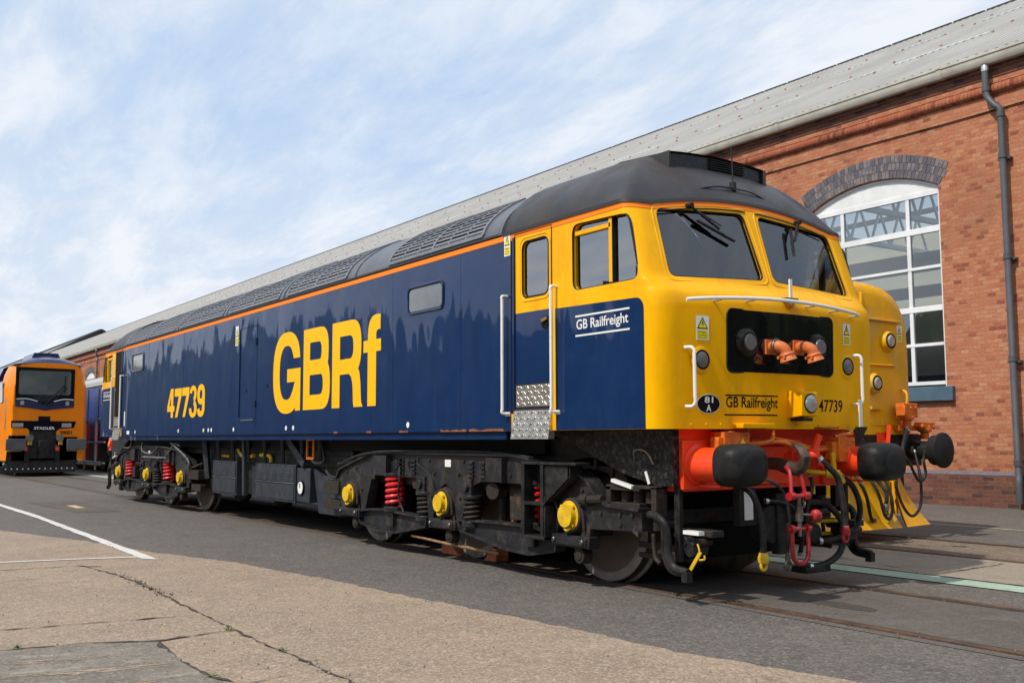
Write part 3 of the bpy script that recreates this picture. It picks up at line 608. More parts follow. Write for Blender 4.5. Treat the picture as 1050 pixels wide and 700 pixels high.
# a second, taller shed far behind
shed = thing('grey_shed', 'tall grey roofed shed with a dark gable edge rising behind the brick workshop', 'building', (-152, 30, 0))
M = mb('brick_dark'); M.prism([(19.6, 0), (40.4, 0), (40.4, 12.3), (30, 17.95), (19.6, 12.3)], -260, -152, 'yz'); part(M, 'wall', shed)
M = mb('slatebluegrey')
M.prism([(19.2, 12.35), (30, 18.20), (40.8, 12.35), (40.8, 12.10), (30, 17.96), (19.2, 12.10)], -261, -151.6, 'yz'); part(M, 'roof', shed)
M = mb('darkedge'); M.bar((-261, 30, 18.22), (-151.4, 30, 18.22), .5, .35); M.bar((-151.5, 30, 18.2), (-151.5, 40.8, 12.35), .4, .45); M.bar((-151.5, 30, 18.2), (-151.5, 19.2, 12.35), .4, .45); part(M, 'roof_edge', shed)

# ------------------------------------------------------------------ shared railway parts
def buffer_round(p, x, y, z, sgn, stock, face='rubber', L=0.58, R=0.23):
    """a round buffer; separate part with its stock"""
    M = mb(stock); M.turn((x, y, z), (x+sgn*L*.62, y, z), [(0, .17), (.06, .17), (.07, .125), (1, .115)], 20)
    M.box(x-.02*sgn, x+.03*sgn, y-.2, y+.2, z-.2, z+.2)
    M.use('steel'); M.cyl((x+sgn*L*.6, y, z), (x+sgn*L*.92, y, z), .085, n=16)
    M.use(face); M.turn((x+sgn*L*.88, y, z), (x+sgn*L, y, z), [(-1.6, R*.75), (-1.5, R*.85), (.3, R*.9), (.35, R), (.75, R), (1, R*.9)], 28)
    return part(M, 'buffer', p)
def hose(p, pts, r=.022, end=None, m='hose', name='hose'):
    M = mb(m); M.tube(pts, r, 9)
    if end:
        e = Vector(pts[-1]); M.use(end); M.turn(e+Vector((0, 0, .03)), e-Vector((0, 0, .05)), [(0, r*1.2), (.5, r*1.7), (1, r*1.5)], 10)
        for k in range(10):
            pass
        M.tube([e+Vector((.0, .03*cos(a), -.07+.035*sin(a))) for a in [i*pi/5 for i in range(11)]], .014, 6, False)
    M.use('silver'); a = Vector(pts[0]); b = Vector(pts[1]); d = (b-a).normalized(); M.cyl(a+d*.02, a+d*.05, r*1.25, n=9)
    if len(pts) > 3:
        a = Vector(pts[-1]); b = Vector(pts[-2]); d = (b-a).normalized(); M.cyl(a+d*.0, a+d*.03, r*1.25, n=9)
    return part(M, name, p)

# ================================================================== blue locomotive
loco = thing('diesel_locomotive', 'navy blue diesel locomotive with yellow cab, big yellow lettering and dark vented roof', 'locomotive', (0, 0, 0))
HW = 1.36; ZBOT = 1.34; ZC = 3.20
XB = 7.06          # body / cab joint
# ---- body sides
M = mb('navy')
nx = 40
for s in (-1, 1):
    M.add([(-XB+2*XB*i/nx, s*HW, z) for z in (ZBOT, ZC-.02) for i in range(nx+1)], [(i, i+1, nx+2+i, nx+1+i) for i in range(nx)])
    M.add([(-XB+2*XB*i/nx, s*(HW-.03*j), ZBOT-.0*j) for j in (0, 1) for i in range(nx+1)], [(i, i+1, nx+2+i, nx+1+i) for i in range(nx)])
M.box(-XB, XB, -HW+.03, HW-.03, 1.26, 1.345)
part(M, 'body', loco)
# ---- roof profile
RP = [(1.36, 3.20), (1.345, 3.27), (1.31, 3.34), (1.26, 3.405), (1.19, 3.47), (1.10, 3.54), (1.0, 3.605), (.88, 3.67), (.74, 3.725), (.58, 3.775), (.40, 3.82), (.2, 3.85), (0, 3.86)]
def roof_pt(s):
    """s = 0 (cantrail) .. 1 (crest) on the near side -> y, z, normal"""
    t = s*(len(RP)-1); i = min(int(t), len(RP)-2); f = t-i
    a, b = RP[i], RP[i+1]; y = a[0]+(b[0]-a[0])*f; z = a[1]+(b[1]-a[1])*f; d = Vector((b[0]-a[0], b[1]-a[1])).normalized(); return y, z, Vector((d.y, -d.x))
full = [(-y, z) for y, z in RP]+[(y, z) for y, z in RP[-2::-1]]
M = mb('roofgrey'); M.loft([[(x, y, z) for y, z in full] for x in [-XB+2*XB*i/14 for i in range(15)]], False, False, False)
part(M, 'roof', loco, smooth=50)
# ribs, lower ledge and crest strip
M = mb('roofgrey')
def rib(M, x, w, h, s0=0.0, s1=1.0, lean=0.0, side=-1):
    K = 14
    for k in range(K):
        pts = []
        for q in (k/K, (k+1)/K):
            s = s0+(s1-s0)*q; y, z, nv = roof_pt(s)
            xo = x+lean*q; pts += [(xo-w/2, side*(y), z), (xo+w/2, side*(y), z), (xo+w/2, side*(y+nv.x*h), z+nv.y*h), (xo-w/2, side*(y+nv.x*h), z+nv.y*h)]
        M.add(pts, [(0, 1, 5, 4), (1, 2, 6, 5), (2, 3, 7, 6), (3, 0, 4, 7)])
for side in (-1, 1):
    for x in (-7.0, -5.33, -3.42, -0.83, 1.53): rib(M, x, .11, .014, 0.0, 1.0, side=side)
    for x in (3.85,): rib(M, x, .03, .012, side=side)
    for x in (-XB+.03, XB-.03): rib(M, x, .05, .016, side=side)
part_split(M, 'roof_rib', loco)
# grilles
def grille(x0, x1, s0, s1, nslat, ndiv, side, name='grille', angled=False):
    M = mb('slot_shade'); K = 8  # matt black sheet painted in for the shade behind the slats
    P = [roof_pt(s0+(s1-s0)*i/K) for i in range(K+1)]
    M.add([(x, side*(y+nv.x*.004), z+nv.y*.004) for x in (x0, x1) for y, z, nv in P], [(i, i+1, K+2+i, K+1+i) for i in range(K)])
    M.use('slatgrey'); L0 = sum(sqrt((P[i+1][0]-P[i][0])**2+(P[i+1][1]-P[i][1])**2) for i in range(K)); pitch = L0/nslat
    for i in range(nslat+1):
        s = s0+(s1-s0)*i/nslat; y, z, nv = roof_pt(min(s, .999)); tv = Vector((-nv.y, nv.x))
        if i in (0, nslat): hw, hh = .020, .009
        else: hw, hh = .21*pitch, .002
        c = (0, side*(y+nv.x*.006), z+nv.y*.006)
        ax = (1, 0, 0); az = Vector((0, side*nv.x, nv.y)); 
        ay = az.cross(Vector(ax))
        M.obox(((x0+x1)/2, c[1], c[2]), ax, ay, az, (x1-x0)/2, hw, hh)
    for j in range(ndiv+1):
        x = x0+(x1-x0)*j/ndiv; w = .045 if j in (0, ndiv) or j*2 == ndiv else .020
        rib(M, x, w, .016 if w > .03 else .011, s0, s1, side=side)
    return part(M, name, loco)
for side in (-1, 1):
    grille(4.72, 6.70, .065, .60, 9, 6, side)
    grille(1.70, 3.60, .065, .68, 10, 6, side)
    grille(-0.68, 1.40, .065, .68, 10, 6, side)
    grille(-3.28, -0.96, .065, .68, 10, 6, side)
    grille(-5.22, -3.53, .065, .80, 11, 1, side)
    grille(-6.90, -5.44, .065, .80, 11, 1, side)
M = mb('roofgrey')
for x0, x1, h, w in ((-6.6, -3.8, .02, .5), (-3.2, -1.1, .03, .45), (-.6, 1.2, .045, .45), (1.9, 3.1, .05, .42), (4.3, 4.95, .05, .42), (5.4, 6.5, .03, .4)):
    M.prism([(-w, 3.80), (-w+.06, 3.86+h), (w-.06, 3.86+h), (w, 3.80)], x0, x1, 'yz')
part_split(M, 'roof_hatch', loco, bevel=.01)
M = mb('darkedge'); 
for side in (-1, 1): M.box(-XB, XB, side*(HW-.0), side*(HW+.014), ZC-.004, ZC+.018)
part_split(M, 'roof_gutter', loco)
# ---- orange cantrail stripe on the body
M = mb('stripe')
for side in (-1, 1): M.box(-XB, XB, side*(HW-.01), side*(HW+.004), 3.135, 3.185)
part_split(M, 'stripe', loco)

# ---- cab
def lerp_tab(T, z):
    for i in range(len(T)-1):
        if z <= T[i+1][0]: 
            a, b = T[i], T[i+1]; t = max(0, min(1, (z-a[0])/(b[0]-a[0]))); return a[1]+(b[1]-a[1])*t
    return T[-1][1]
FT = [(1.34, 9.25), (1.9, 9.275), (2.30, 9.285), (2.40, 9.275), (2.455, 9.245), (2.50, 9.185), (2.55, 9.142), (2.62, 9.118), (3.2, 8.925), (3.34, 8.88)]
def xc(z): return lerp_tab(FT, z)
def ztop(y): return ZC+0.12*max(0, 1-(abs(y)/1.12)**2)
def bow(y, z):
    k = .075 if z < 2.5 else .06
    return k*(abs(y)/1.1)**2
def xfront(y, z): return xc(z)-bow(y, z)
YK = 1.12
def outline(zf, off=0.0):
    """half-open loop of (x, y) for the cab from the joint on the near side, round the front, to the far side; zf(y) gives z"""
    P = []
    for i in range(13): P.append((XB+(1.0-0)*(8.60-XB)*i/12, -HW))
    z0 = zf(HW); xk = xfront(YK, z0); rx = xk-8.60
    rad = .16 if z0 < 2.5 else .11
    xs0 = xk-rad
    P[-1] = (min(8.60, xs0-.02), -HW)
    for i in range(1, 4): P.append((P[12][0]+(xs0-P[12][0])*i/4, -HW))
    for i in range(9):
        a = pi/2*i/8; e = 0.9
        P.append((xs0+rad*sin(a)**e, -YK-(HW-YK)*cos(a)**e if i < 8 else -YK))
    n = 20
    for i in range(1, n): y = -YK+2*YK*i/n; P.append((xfront(y, zf(y)), y))
    H = [(x, -y) for x, y in P[:25]][::-1]
    return P+H
def shell(off):
    zs = [1.34, 1.6, 1.9, 2.15, 2.30, 2.36, 2.41, 2.44, 2.47, 2.50, 2.53, 2.56, 2.60, 2.66]
    rings = []
    for z in zs: rings.append([(x, y, z) for x, y in outline(lambda y: z)])
    for t in (.2, .4, .6, .8, 1.0):
        f = lambda y, t=t: 2.66+(ztop(y)-2.66)*t
        rings.append([(x, y, f(y)) for x, y in outline(f)])
    if off:
        R2 = []
        for r in rings: R2.append([(min(x, 99)-off if x > 8.3 else x, y*(HW-off)/HW, z) for x, y, z in r])
        R2 = R2[1:]; R2[0] = [(x, y, 1.42) for x, y, z in R2[0]]
        R2[-1] = [(x, y, z+.2) for x, y, z in R2[-1]]
        R2 = [[(x+(.05 if i in (0, len(r)-1) else 0)*1.0, y, z) for i, (x, y, z) in enumerate(r)] for r in R2]
        return R2
    return rings
SWIN = [(588, 8.15, 3.09)]
side_win = rpoly([(8.125, 2.53), (8.985, 2.53), (8.86, 3.085), (8.125, 3.11)], .09)
def wind(s):
    return rpoly([(s*.085, 3.215), (s*1.085, 3.150), (s*1.115, 2.555), (s*.055, 2.600)], .075)
def build_cab(sg):
    """sg=+1: the near cab, -1: the far end (same shape turned round)"""
    R = Matrix.Rotation(0 if sg > 0 else pi, 4, 'Z')
    def T(M):
        if sg < 0: M.v = [(-x, -y, z) for x, y, z in M.v]
        return M
    O = mb('yellow'); O.loft(shell(0), True, True, True)
    I = mb('yellow'); I.loft(shell(.07), True, True, True)
    oO = O.obj('cab'); oI = I.obj('cut')
    cuts = [oI]
    c = mb('yellow'); c.prism(side_win, -2, 2); cuts.append(c.obj('cut'))
    c = mb('yellow'); c.prism(rrect(7.375, 7.78, 2.555, 3.075, .07), -2, 2); cuts.append(c.obj('cut'))
    for s in (-1, 1): c = mb('yellow'); c.prism(wind(s), 8.6, 9.9, 'yz'); cuts.append(c.obj('cut'))
    for k in cuts:
        b = oO.modifiers.new('b', 'BOOLEAN'); b.operation = 'DIFFERENCE'; b.object = k; b.solver = 'EXACT'
    bpy.context.view_layer.update()
    dg = bpy.context.evaluated_depsgraph_get(); me = bpy.data.meshes.new_from_object(oO.evaluated_get(dg))
    for k in cuts: bpy.data.objects.remove(k)
    bpy.data.objects.remove(oO)
    for p in me.polygons: p.use_smooth = True
    me.transform(R); me.set_sharp_from_angle(angle=radians(32))
    cab = bpy.data.objects.new('cab', me); COL.objects.link(cab); cab.name = 'cab'; local(cab, loco)
    if len(me.materials) == 0: me.materials.append(MATS['yellow'])
    def pt(M, name, parent=cab, **k): return part(T(M), name, parent, **k)
    # dome roof
    M = mb('domegrey'); base = outline(lambda y: ztop(y)); n = len(base)
    G = [(0, 0), (.012, .10), (.035, .21), (.075, .325), (.125, .43), (.19, .545), (.27, .66), (.36, .76), (.46, .845), (.58, .91), (.72, .96), (.86, .99), (1, 1)]
    rings = []
    for f, g in G:
        r = []
        for x, y in base:
            e = ztop(y); qx = XB+(x-XB)*.43
            w_ = max(0, min(1, (x-8.25)/.5)); g2 = 1-(1-f)**2.75; g_ = g*(1-w_)+g2*w_; r.append((x+(qx-x)*f, y*(1-f), e+(3.875-e)*g_))
        rings.append(r)
    M.loft(rings, False, False, False); pt(M, 'cab_roof', loco, smooth=60)
    # drip edge and orange band round the top of the cab
    def band(z0, z1, o0, m):
        M = mb(m); r = [[], [], [], []]
        for x, y in base:
            zt = ztop(y)
            xx, yy = (x, y)
            def at(z):
                q = outline(lambda yy: z if z else 0); return None
            r[0].append((x, y, zt+z0)); 
        lo = outline(lambda y: ztop(y)+z0); hi = outline(lambda y: ztop(y)+z1)
        def push(P, zf):
            out = []
            for i, (x, y) in enumerate(P):
                a = Vector(P[max(i-1, 0)]); b = Vector(P[min(i+1, len(P)-1)]); d = (b-a).normalized(); nrm = Vector((d.y, -d.x)); out.append((x+nrm.x*o0, y+nrm.y*o0, ztop(y)+zf))
            return out
        A = push(lo, z0); B = push(hi, z1); A2 = [(x, y, ztop(y)+z0) for x, y in lo]; B2 = [(x, y, ztop(y)+z1) for x, y in hi]
        M.loft([A2, A, B, B2], False, False, False); return M
    pt(band(-.062, -.018, .004, 'stripe'), 'stripe')
    pt(band(-.018, .012, .014, 'darkedge'), 'roof_gutter')
    # roof pod with dark grilled face
    M = mb('domegrey')
    def podring(x, zt, zb, w):
        P = []
        for i in range(9): y = -w+2*w*i/8; P.append((x, y, zt+.03*(1-(y/w)**2)))
        return P+[(x, w+.02, zb), (x, -w-.02, zb)]
    M.loft([podring(7.3, 3.78, 3.6, .60), podring(7.9, 3.835, 3.6, .60), podring(8.56, 3.785, 3.5, .60)], True, True, False)
    M.use('glossblack'); r = podring(8.56, 3.785, 3.5, .60); M.add([(x-.03, y*.97, z-.012) for x, y, z in r], [tuple(range(len(r)))])
    M.use('domegrey')
    for i in range(5): z = 3.70+i*.021; M.box(8.51, 8.555, -.10, .36, z, z+.009)
    M.use('darkedge'); M.box(8.42, 8.57, .60, .625, 3.55, 3.785); M.box(8.42, 8.57, -.625, -.60, 3.55, 3.785)
    pt(M, 'roof_pod', loco, bevel=.006)
    if sg > 0:
        M = mb('black'); M.cyl((8.78, -.05, 3.45), (8.78, -.05, 3.53), .03); M.cyl((8.78, -.05, 3.5), (8.77, -.05, 3.86), .006, n=6)
        for s in (-1, 1): M.tube([(8.80, -.05, 3.47), (8.80, -.05+s*.25, 3.455), (8.79, -.05+s*.55, 3.375)], .007, 5)
        pt(M, 'aerial', loco)
    # interior
    M = mb('interior'); M.prism([(-1.28, 1.45), (1.28, 1.45), (1.28, 3.15), (1.0, 3.45), (.5, 3.65), (-.5, 3.65), (-1.0, 3.45), (-1.28, 3.15)], XB+.05, XB+.10, 'yz'); M.box(XB+.1, 9.1, -1.27, 1.27, 1.45, 1.55)
    M.box(8.62, 9.05, -1.1, 1.1, 1.6, 2.42); M.box(8.5, 8.62, -.25, .25, 1.6, 2.5)
    pt(M, 'cab_interior')
    for s in (-1, 1):
        M = mb('seat'); y = s*.72
        M.box(7.95, 8.42, y-.24, y+.24, 2.0, 2.12); M.box(7.88, 7.99, y-.22, y+.22, 2.1, 2.82); M.box(8.1, 8.25, y-.07, y+.07, 1.55, 2.0)
        pt(M, 'seat', bevel=.03)
    M = mb('curtain')
    for k in range(7): x = 8.22+k*.028; M.tube([(x, -1.24, 3.06), (x+.03*sin(k), -1.23, 2.8), (x+.05, -1.24, 2.56)], .02, 6)
    pt(M, 'curtain')
    # windows: glazing, rubber seal
    for s in (-1, 1):
        q = wind(s); cy = sum(a for a, b in q)/len(q); cz = sum(b for a, b in q)/len(q)
        M = mb('windscreen_glass'); big = [((a-cy)*1.03+cy, (b-cz)*1.04+cz) for a, b in q]; K = 8
        # gridded pane following the front
        ys = [cy+(i/K*2-1)*0.56 for i in range(K+1)]; zsn = [2.56+i/4*(3.20-2.56) for i in range(5)]
        yb0, yb1 = min(a for a, b in big), max(a for a, b in big); ys = [yb0+(yb1-yb0)*i/K for i in range(K+1)]
        M.add([(xfront(y, max(z, 2.63))-(0.03 if z >= 2.63 else .03-(2.63-z)*.33), y, z) for z in zsn for y in ys], [(j*(K+1)+i, j*(K+1)+i+1, (j+1)*(K+1)+i+1, (j+1)*(K+1)+i) for j in range(4) for i in range(K)])
        w = pt(M, 'windscreen', smooth=60)
        M = mb('rubber'); M.tube([(xfront(a, b)-.012, a, b) for a, b in q+[q[0]]], .011, 6, False); pt(M, 'window_seal', w)
        M = mb('yellow'); q2 = [((a-cy)*1.075+cy, (b-cz)*1.12+cz) for a, b in q]; M.tube([(xfront(a, b)-.006, a, b) for a, b in q2+[q2[0]]], .012, 6, False); pt(M, 'window_surround')
    for s in (-1, 1):
        y = s*(HW-.035)
        M = mb('side_glass'); sc = [((a-8.55)*1.015+8.55, (b-2.82)*1.02+2.82) for a, b in side_win]; M.prism(sc, s*(HW-.05), s*(HW-.045)); w = pt(M, 'side_window')
        M = mb('yellow'); M.box(8.60, 8.64, y-.02, y+.025, 2.55, 3.085); M.box(8.15, 8.62, y-.02, y+.022, 3.01, 3.045); pt(M, 'window_frame', w)
        M = mb('rubber'); M.tube([(a, s*(HW-.012), b) for a, b in side_win+[side_win[0]]], .010, 6, False); M.box(8.640, 8.652, y-.02, y+.012, 2.54, 3.08); pt(M, 'window_seal', w)
    # cab doors
    for s in (-1, 1):
        F = lambda u, v, d=0: (u, s*(HW+d), v)
        dr = thing_door(sg, s, pt)
    # blue paint area with rounded corner, door paint
    for s in (-1, 1):
        M = mb('navy'); y0, y1 = s*(HW+.001), s*(HW+.004)
        top = [(7.88, 2.41), (8.96, 2.385)]; 
        poly = [(7.88, 1.345), (9.045 if False else 9.03, 1.345)]
        a = [(9.03-.0, 2.385-.10)]; 
        P = [(7.88, 1.342), (9.035, 1.342), (9.035, 2.285)]
        for i in range(1, 7): t = pi/2*i/6; P.append((8.945+.09*cos(t), 2.285+.095*sin(t)))
        P += [(7.88, 2.405)]
        M.prism(P, y0, y1); pt(M, 'blue_panel')
        M = mb('navy'); M.box(XB, 7.19, s*(HW+.0015), s*(HW+.004), 1.342, 3.13); pt(M, 'blue_panel')
        # GB Railfreight plate lettering
        M = mb('white')
        fl = (lambda u, v: (u, s*(HW+.0065), v)) if s < 0 else (lambda u, v: (8.17+8.87-u, s*(HW+.0065), v))
        text(M, 'GB Railfreight', fl, 8.185, 8.855, 2.165, 2.275, .012)
        M.box(8.17, 8.87, s*(HW+.004), s*(HW+.0065), 2.297, 2.312); M.box(8.17, 8.87, s*(HW+.004), s*(HW+.0065), 2.130, 2.145)
        pt(M, 'lettering')
    # rails beside the doors
    for s in (-1, 1):
        for x in (7.135, 7.90):
            M = mb('white'); y = s*(HW+.065)
            M.tube([(x, s*HW, 2.60), (x, y, 2.60-.005), (x, y, 2.55)], .014, 8); M.tube([(x, y, 2.57), (x, y, 1.53)], .0155, 8, False); M.tube([(x, y, 1.55), (x, y, 1.505), (x+.03, s*HW, 1.50)], .014, 8)
            M.use('silver'); M.box(x-.025, x+.05, s*HW, s*(HW+.012), 1.475, 1.515)
            pt(M, 'handrail', loco)
    return cab, pt

def warn_sign(fn, w, h, pt, name='warning_sign'):
    """white and yellow electrical warning label; fn(u, v, d) with u, v from 0..1"""
    M = mb('signwhite'); M.add([fn(0, 0, 0), fn(1, 0, 0), fn(1, 1, 0), fn(0, 1, 0)], [(0, 1, 2, 3)])
    M.use('signblack'); M.add([fn(.08, .46, .0012), fn(.92, .46, .0012), fn(.5, .95, .0012)], [(0, 1, 2)])
    M.use('signyellow'); M.add([fn(.19, .505, .0024), fn(.81, .505, .0024), fn(.5, .87, .0024)], [(0, 1, 2)])
    M.use('signblack'); M.add([fn(.52, .80, .0036), fn(.40, .66, .0036), fn(.50, .66, .0036), fn(.46, .55, .0036), fn(.60, .69, .0036), fn(.51, .69, .0036), fn(.56, .80, .0036)], [(0, 1, 2, 3, 4, 5, 6)])
    M.use('signyellow'); M.add([fn(.08, .05, .0012), fn(.92, .05, .0012), fn(.92, .40, .0012), fn(.08, .40, .0012)], [(0, 1, 2, 3)])
    M.use('signblack')
    text(M, 'Danger', lambda u, v: fn(u, v, .0024), .16, .84, .27, .375)
    text(M, 'Overhead', lambda u, v: fn(u, v, .0024), .16, .84, .17, .24)
    text(M, 'live wires', lambda u, v: fn(u, v, .0024), .16, .84, .07, .14)
    return pt(M, name)

def thing_door(sg, s, pt):
    y = s*(HW+.003)
    M = mb('navy')
    M.prism([(7.27, 1.54), (7.83, 1.54), (7.83, 2.415), (7.27, 2.42)], s*(HW+.001), s*(HW+.005))
    d = pt(M, 'door', loco)
    M = mb('signblack')      # seams round the door; flat black strip painted for the shaded recess
    t = .006
    for a, b, c, e in ((7.257, 7.257+t*1.6, 1.54, 3.16), (7.83, 7.83+t, 1.54, 3.165), (7.257, 7.84, 3.16, 3.16+t), ): M.box(a, b, s*HW, s*(HW+.0062), c, e)
    M.box(7.195, 7.25, s*(HW), s*(HW+.0055), 1.50, 3.12)
    pt(M, 'door_seam', d)
    M = mb('navy'); M.box(7.232, 7.262, s*HW, s*(HW+.018), 1.52, 3.14); pt(M, 'door_pillar', d, bevel=.004)
    M = mb('rubber'); q = rrect(7.375, 7.78, 2.555, 3.075, .07); M.tube([(a, s*(HW-.004), b) for a, b in q+[q[0]]], .010, 6, False); pt(M, 'window_seal', d)
    M = mb('yellow'); q = rrect(7.34, 7.815, 2.52, 3.11, .09); M.tube([(a, s*(HW), b) for a, b in q+[q[0]]], .007, 6, False); pt(M, 'window_surround', d)
    M = mb('side_glass'); M.box(7.35, 7.80, s*(HW-.03), s*(HW-.024), 2.53, 3.10); pt(M, 'door_window', d)
    M = mb('signblack'); M.turn((7.735, s*(HW+.004), 2.30), (7.735, s*(HW+.0075), 2.30), [(0, .062), (1, .062)], 20)
    M.use('rodmat'); M.bar((7.70, s*(HW+.02), 2.315), (7.775, s*(HW+.02), 2.335), .015, .03, (0, 0, 1)); pt(M, 'door_handle', d)
    # chequer plate steps
    M = mb('chequer')
    def plate(x0, x1, z0, z1, o0, o1):
        M.prism([(z0, s*(HW+o0)), (z1, s*(HW+o1)), (z1, s*(HW-.01)), (z0, s*(HW-.01))], x0, x1, 'yz') if False else None
        M.add([(x0, s*(HW+o0), z0), (x1, s*(HW+o0), z0), (x1, s*(HW+o1), z1), (x0, s*(HW+o1), z1), (x0, s*(HW-.02), z0), (x1, s*(HW-.02), z0), (x1, s*(HW-.02), z1), (x0, s*(HW-.02), z1)],
              [(0, 1, 2, 3), (4, 7, 6, 5), (0, 4, 5, 1), (3, 2, 6, 7), (0, 3, 7, 4), (1, 5, 6, 2)])
        nu = int((x1-x0)/.052); nv = int((z1-z0)/.045)
        for i in range(nu):
            for j in range(nv):
                u = x0+(i+.5)*(x1-x0)/nu; v = z0+(j+.5)*(z1-z0)/nv; o = o0+(o1-o0)*(j+.5)/nv+.0; a = 1 if (i+j) % 2 else -1
                M.obox((u, s*(HW+o+.0015), v), (1, 0, a*.9), (0, 1, 0), (-a*.9, 0, 1), .019, .003, .0045)
    plate(7.285, 7.815, 1.555, 1.755, .012, .012); plate(7.245, 7.825, 1.265, 1.525, .05, .012)
    pt(M, 'step_plate', d)
    M = mb('black'); M.box(7.285, 7.815, s*(HW), s*(HW+.02), 1.755, 1.763); M.box(7.25, 7.82, s*HW, s*(HW+.02), 1.528, 1.535); pt(M, 'step_edge', d)
    return d

cabF, ptF = build_cab(1)
cabR, ptR = build_cab(-1)
# black panel painted as the shaded inside of the open far-end doorway
M = mb('signblack'); M.box(-7.83, -7.30, -HW-.008, -HW-.004, 1.56, 3.13); part(M, 'doorway_shade', loco)

# ---- front details
def FR(y, z, d=0.0): return (xfront(y, z)+d, y, z)
def front_poly(M, poly, d):
    M.add([FR(a, b, d) for a, b in poly], [tuple(range(len(poly)))]); return M
def slab(M, y0, y1, z0, z1, d0, d1, r=0.0, n=8):
    q = rrect(y0, y1, z0, z1, r) if r else [(y1, z1), (y0, z1), (y0, z0), (y1, z0)]
    # curved slab following the front: strips across
    ys = [y0+(y1-y0)*i/n for i in range(n+1)]
    def zr(y):
        if not r: return z0, z1
        e = min(y-y0, y1-y); 
        if e >= r: return z0, z1
        k = r-sqrt(max(r*r-(r-e)**2, 0)); return z0+k, z1-k
    if r: ys = sorted(set([y0+r*(1-cos(pi/2*i/5)) for i in range(6)]+[y1-r*(1-cos(pi/2*i/5)) for i in range(6)]+[y for y in ys if y0+r < y < y1-r]))
    A = [FR(y, zr(y)[0]+.0001, d1) for y in ys]; B = [FR(y, zr(y)[1], d1) for y in ys]; C = [FR(y, zr(y)[1], d0) for y in ys]; D = [FR(y, zr(y)[0]+.0001, d0) for y in ys]
    return M.loft([A, B, C, D, A], False, False, False)
M = mb('headcode'); slab(M, -.665, .635, 1.80, 2.305, -.01, .004, .055); hp = ptF(M, 'indicator_panel')
M = mb('rubber'); q = rrect(-.67, .64, 1.795, 2.31, .06); M.tube([FR(a, b, .002) for a, b in q+[q[0]]], .007, 6, False); ptF(M, 'window_seal', hp)
for y, m_ in ((-.465, 'rubber'), (.40, 'rubber')):
    M = mb(m_); c = Vector(FR(y, 2.04)); M.turn(c, c+Vector((.05, 0, 0)), [(0, .115), (.5, .115), (1, .085)], 24); 
    M.use('lensdark'); M.turn(c+Vector((.045, 0, 0)), c+Vector((.062, 0, 0)), [(0, .072), (1, .06)], 20); ptF(M, 'marker_light', hp)
def horn(y, z):
    M = mb('hornorange'); c = Vector(FR(y, z, .0))
    M.box(c.x, c.x+.018, y-.062, y+.062, z-.062, z+.062); M.cyl(c, c+Vector((.07, 0, 0)), .046, n=18)
    P = [c+Vector((.04, 0, 0)), c+Vector((.08, .0, 0)), c+Vector((.115, .02, -.015)), c+Vector((.13, .035, -.04)), c+Vector((.135, .04, -.07))]
    M.tube(P, .050, 16); e = P[-1]
    M.turn(e+Vector((0, 0, .015)), e+Vector((.012, .015, -.050)), [(0, .053), (.2, .062), (.45, .056), (.7, .066), (1, .072)], 18)
    for k in range(5): a_ = k*1.3; M.box(e.x+.06*cos(a_)-.01, e.x+.06*cos(a_)+.01, e.y+.06*sin(a_)-.01, e.y+.06*sin(a_)+.01, e.z-.035, e.z-.01)
    M.use('signblack'); M.cyl(e+Vector((.012, .015, -.046)), e+Vector((.0125, .0155, -.0515)), .058, n=18)
    return ptF(M, 'horn', hp)
horn(-.19, 2.015); h2 = horn(.15, 2.025)
M = mb('steel'); c = Vector(FR(-.19, 2.015, .075)); M.tube([c+Vector((.0, .055*cos(t)-.0, .055*sin(t))) for t in [i*pi/8 for i in range(17)]], .014, 6, False); ptF(M, 'clamp', hp)
# round marker lights
for y, z in ((-.93, 1.885), (.86, 1.895)):
    M = mb('yellow'); c = Vector(FR(y, z)); M.turn(c, c+Vector((.014, 0, 0)), [(0, .108), (.4, .106), (1, .082)], 28)
    M.use('signblack'); M.cyl(c+Vector((.00, 0, 0)), c+Vector((.0155, 0, 0)), .080, n=24)
    M.use('lensdark'); M.turn(c+Vector((.014, 0, 0)), c+Vector((.021, 0, 0)), [(0, .068), (1, .05)], 24); ptF(M, 'marker_light')
# handrails on the front
def front_rail(y, z0, z1, sgn=1):
    M = mb('white'); x = xfront(y, z1)+.075
    M.tube([(x-.075, y-.03*sgn, z1), (x-.02, y-.012*sgn, z1), (x, y, z1-.03), (x, y, z1-.08)], .0135, 8); M.tube([(x, y, z1-.06), (x, y, z0+.06)], .0145, 8, False)
    M.tube([(x, y, z0+.08), (x, y, z0+.03), (x-.02, y-.012*sgn, z0), (x-.075, y-.03*sgn, z0)], .0135, 8); ptF(M, 'handrail')
front_rail(-1.065, 1.515, 1.975); front_rail(.985, 1.565, 1.995)
M = mb('white'); P = []
for i in range(21): y = -1.12+2.10*i/20; P.append((xfront(y, 2.36)+.095-(.03 if i in (0, 20) else 0), y, 2.345+.055*(1-((y+.05)/1.1)**2)))
M.tube(P, .0155, 9, False); M.use('silver')
for y in (-.8, -.45, .02, .28, .62, .93): z = 2.345+.055*(1-((y+.05)/1.1)**2); M.cyl((xfront(y, 2.36)-.01, y, z-.012), (xfront(y, 2.36)+.09, y, z-.012), .009, n=7)
ptF(M, 'handrail')
M = mb('white'); M.box(9.30, 9.315, .035, .065, 2.44, 2.60); M.use('jumper'); M.box(9.28, 9.31, .02, .08, 2.36, 2.43); M.use('black'); M.box(9.25, 9.33, -.03, .12, 2.425, 2.437); ptF(M, 'lamp_iron')
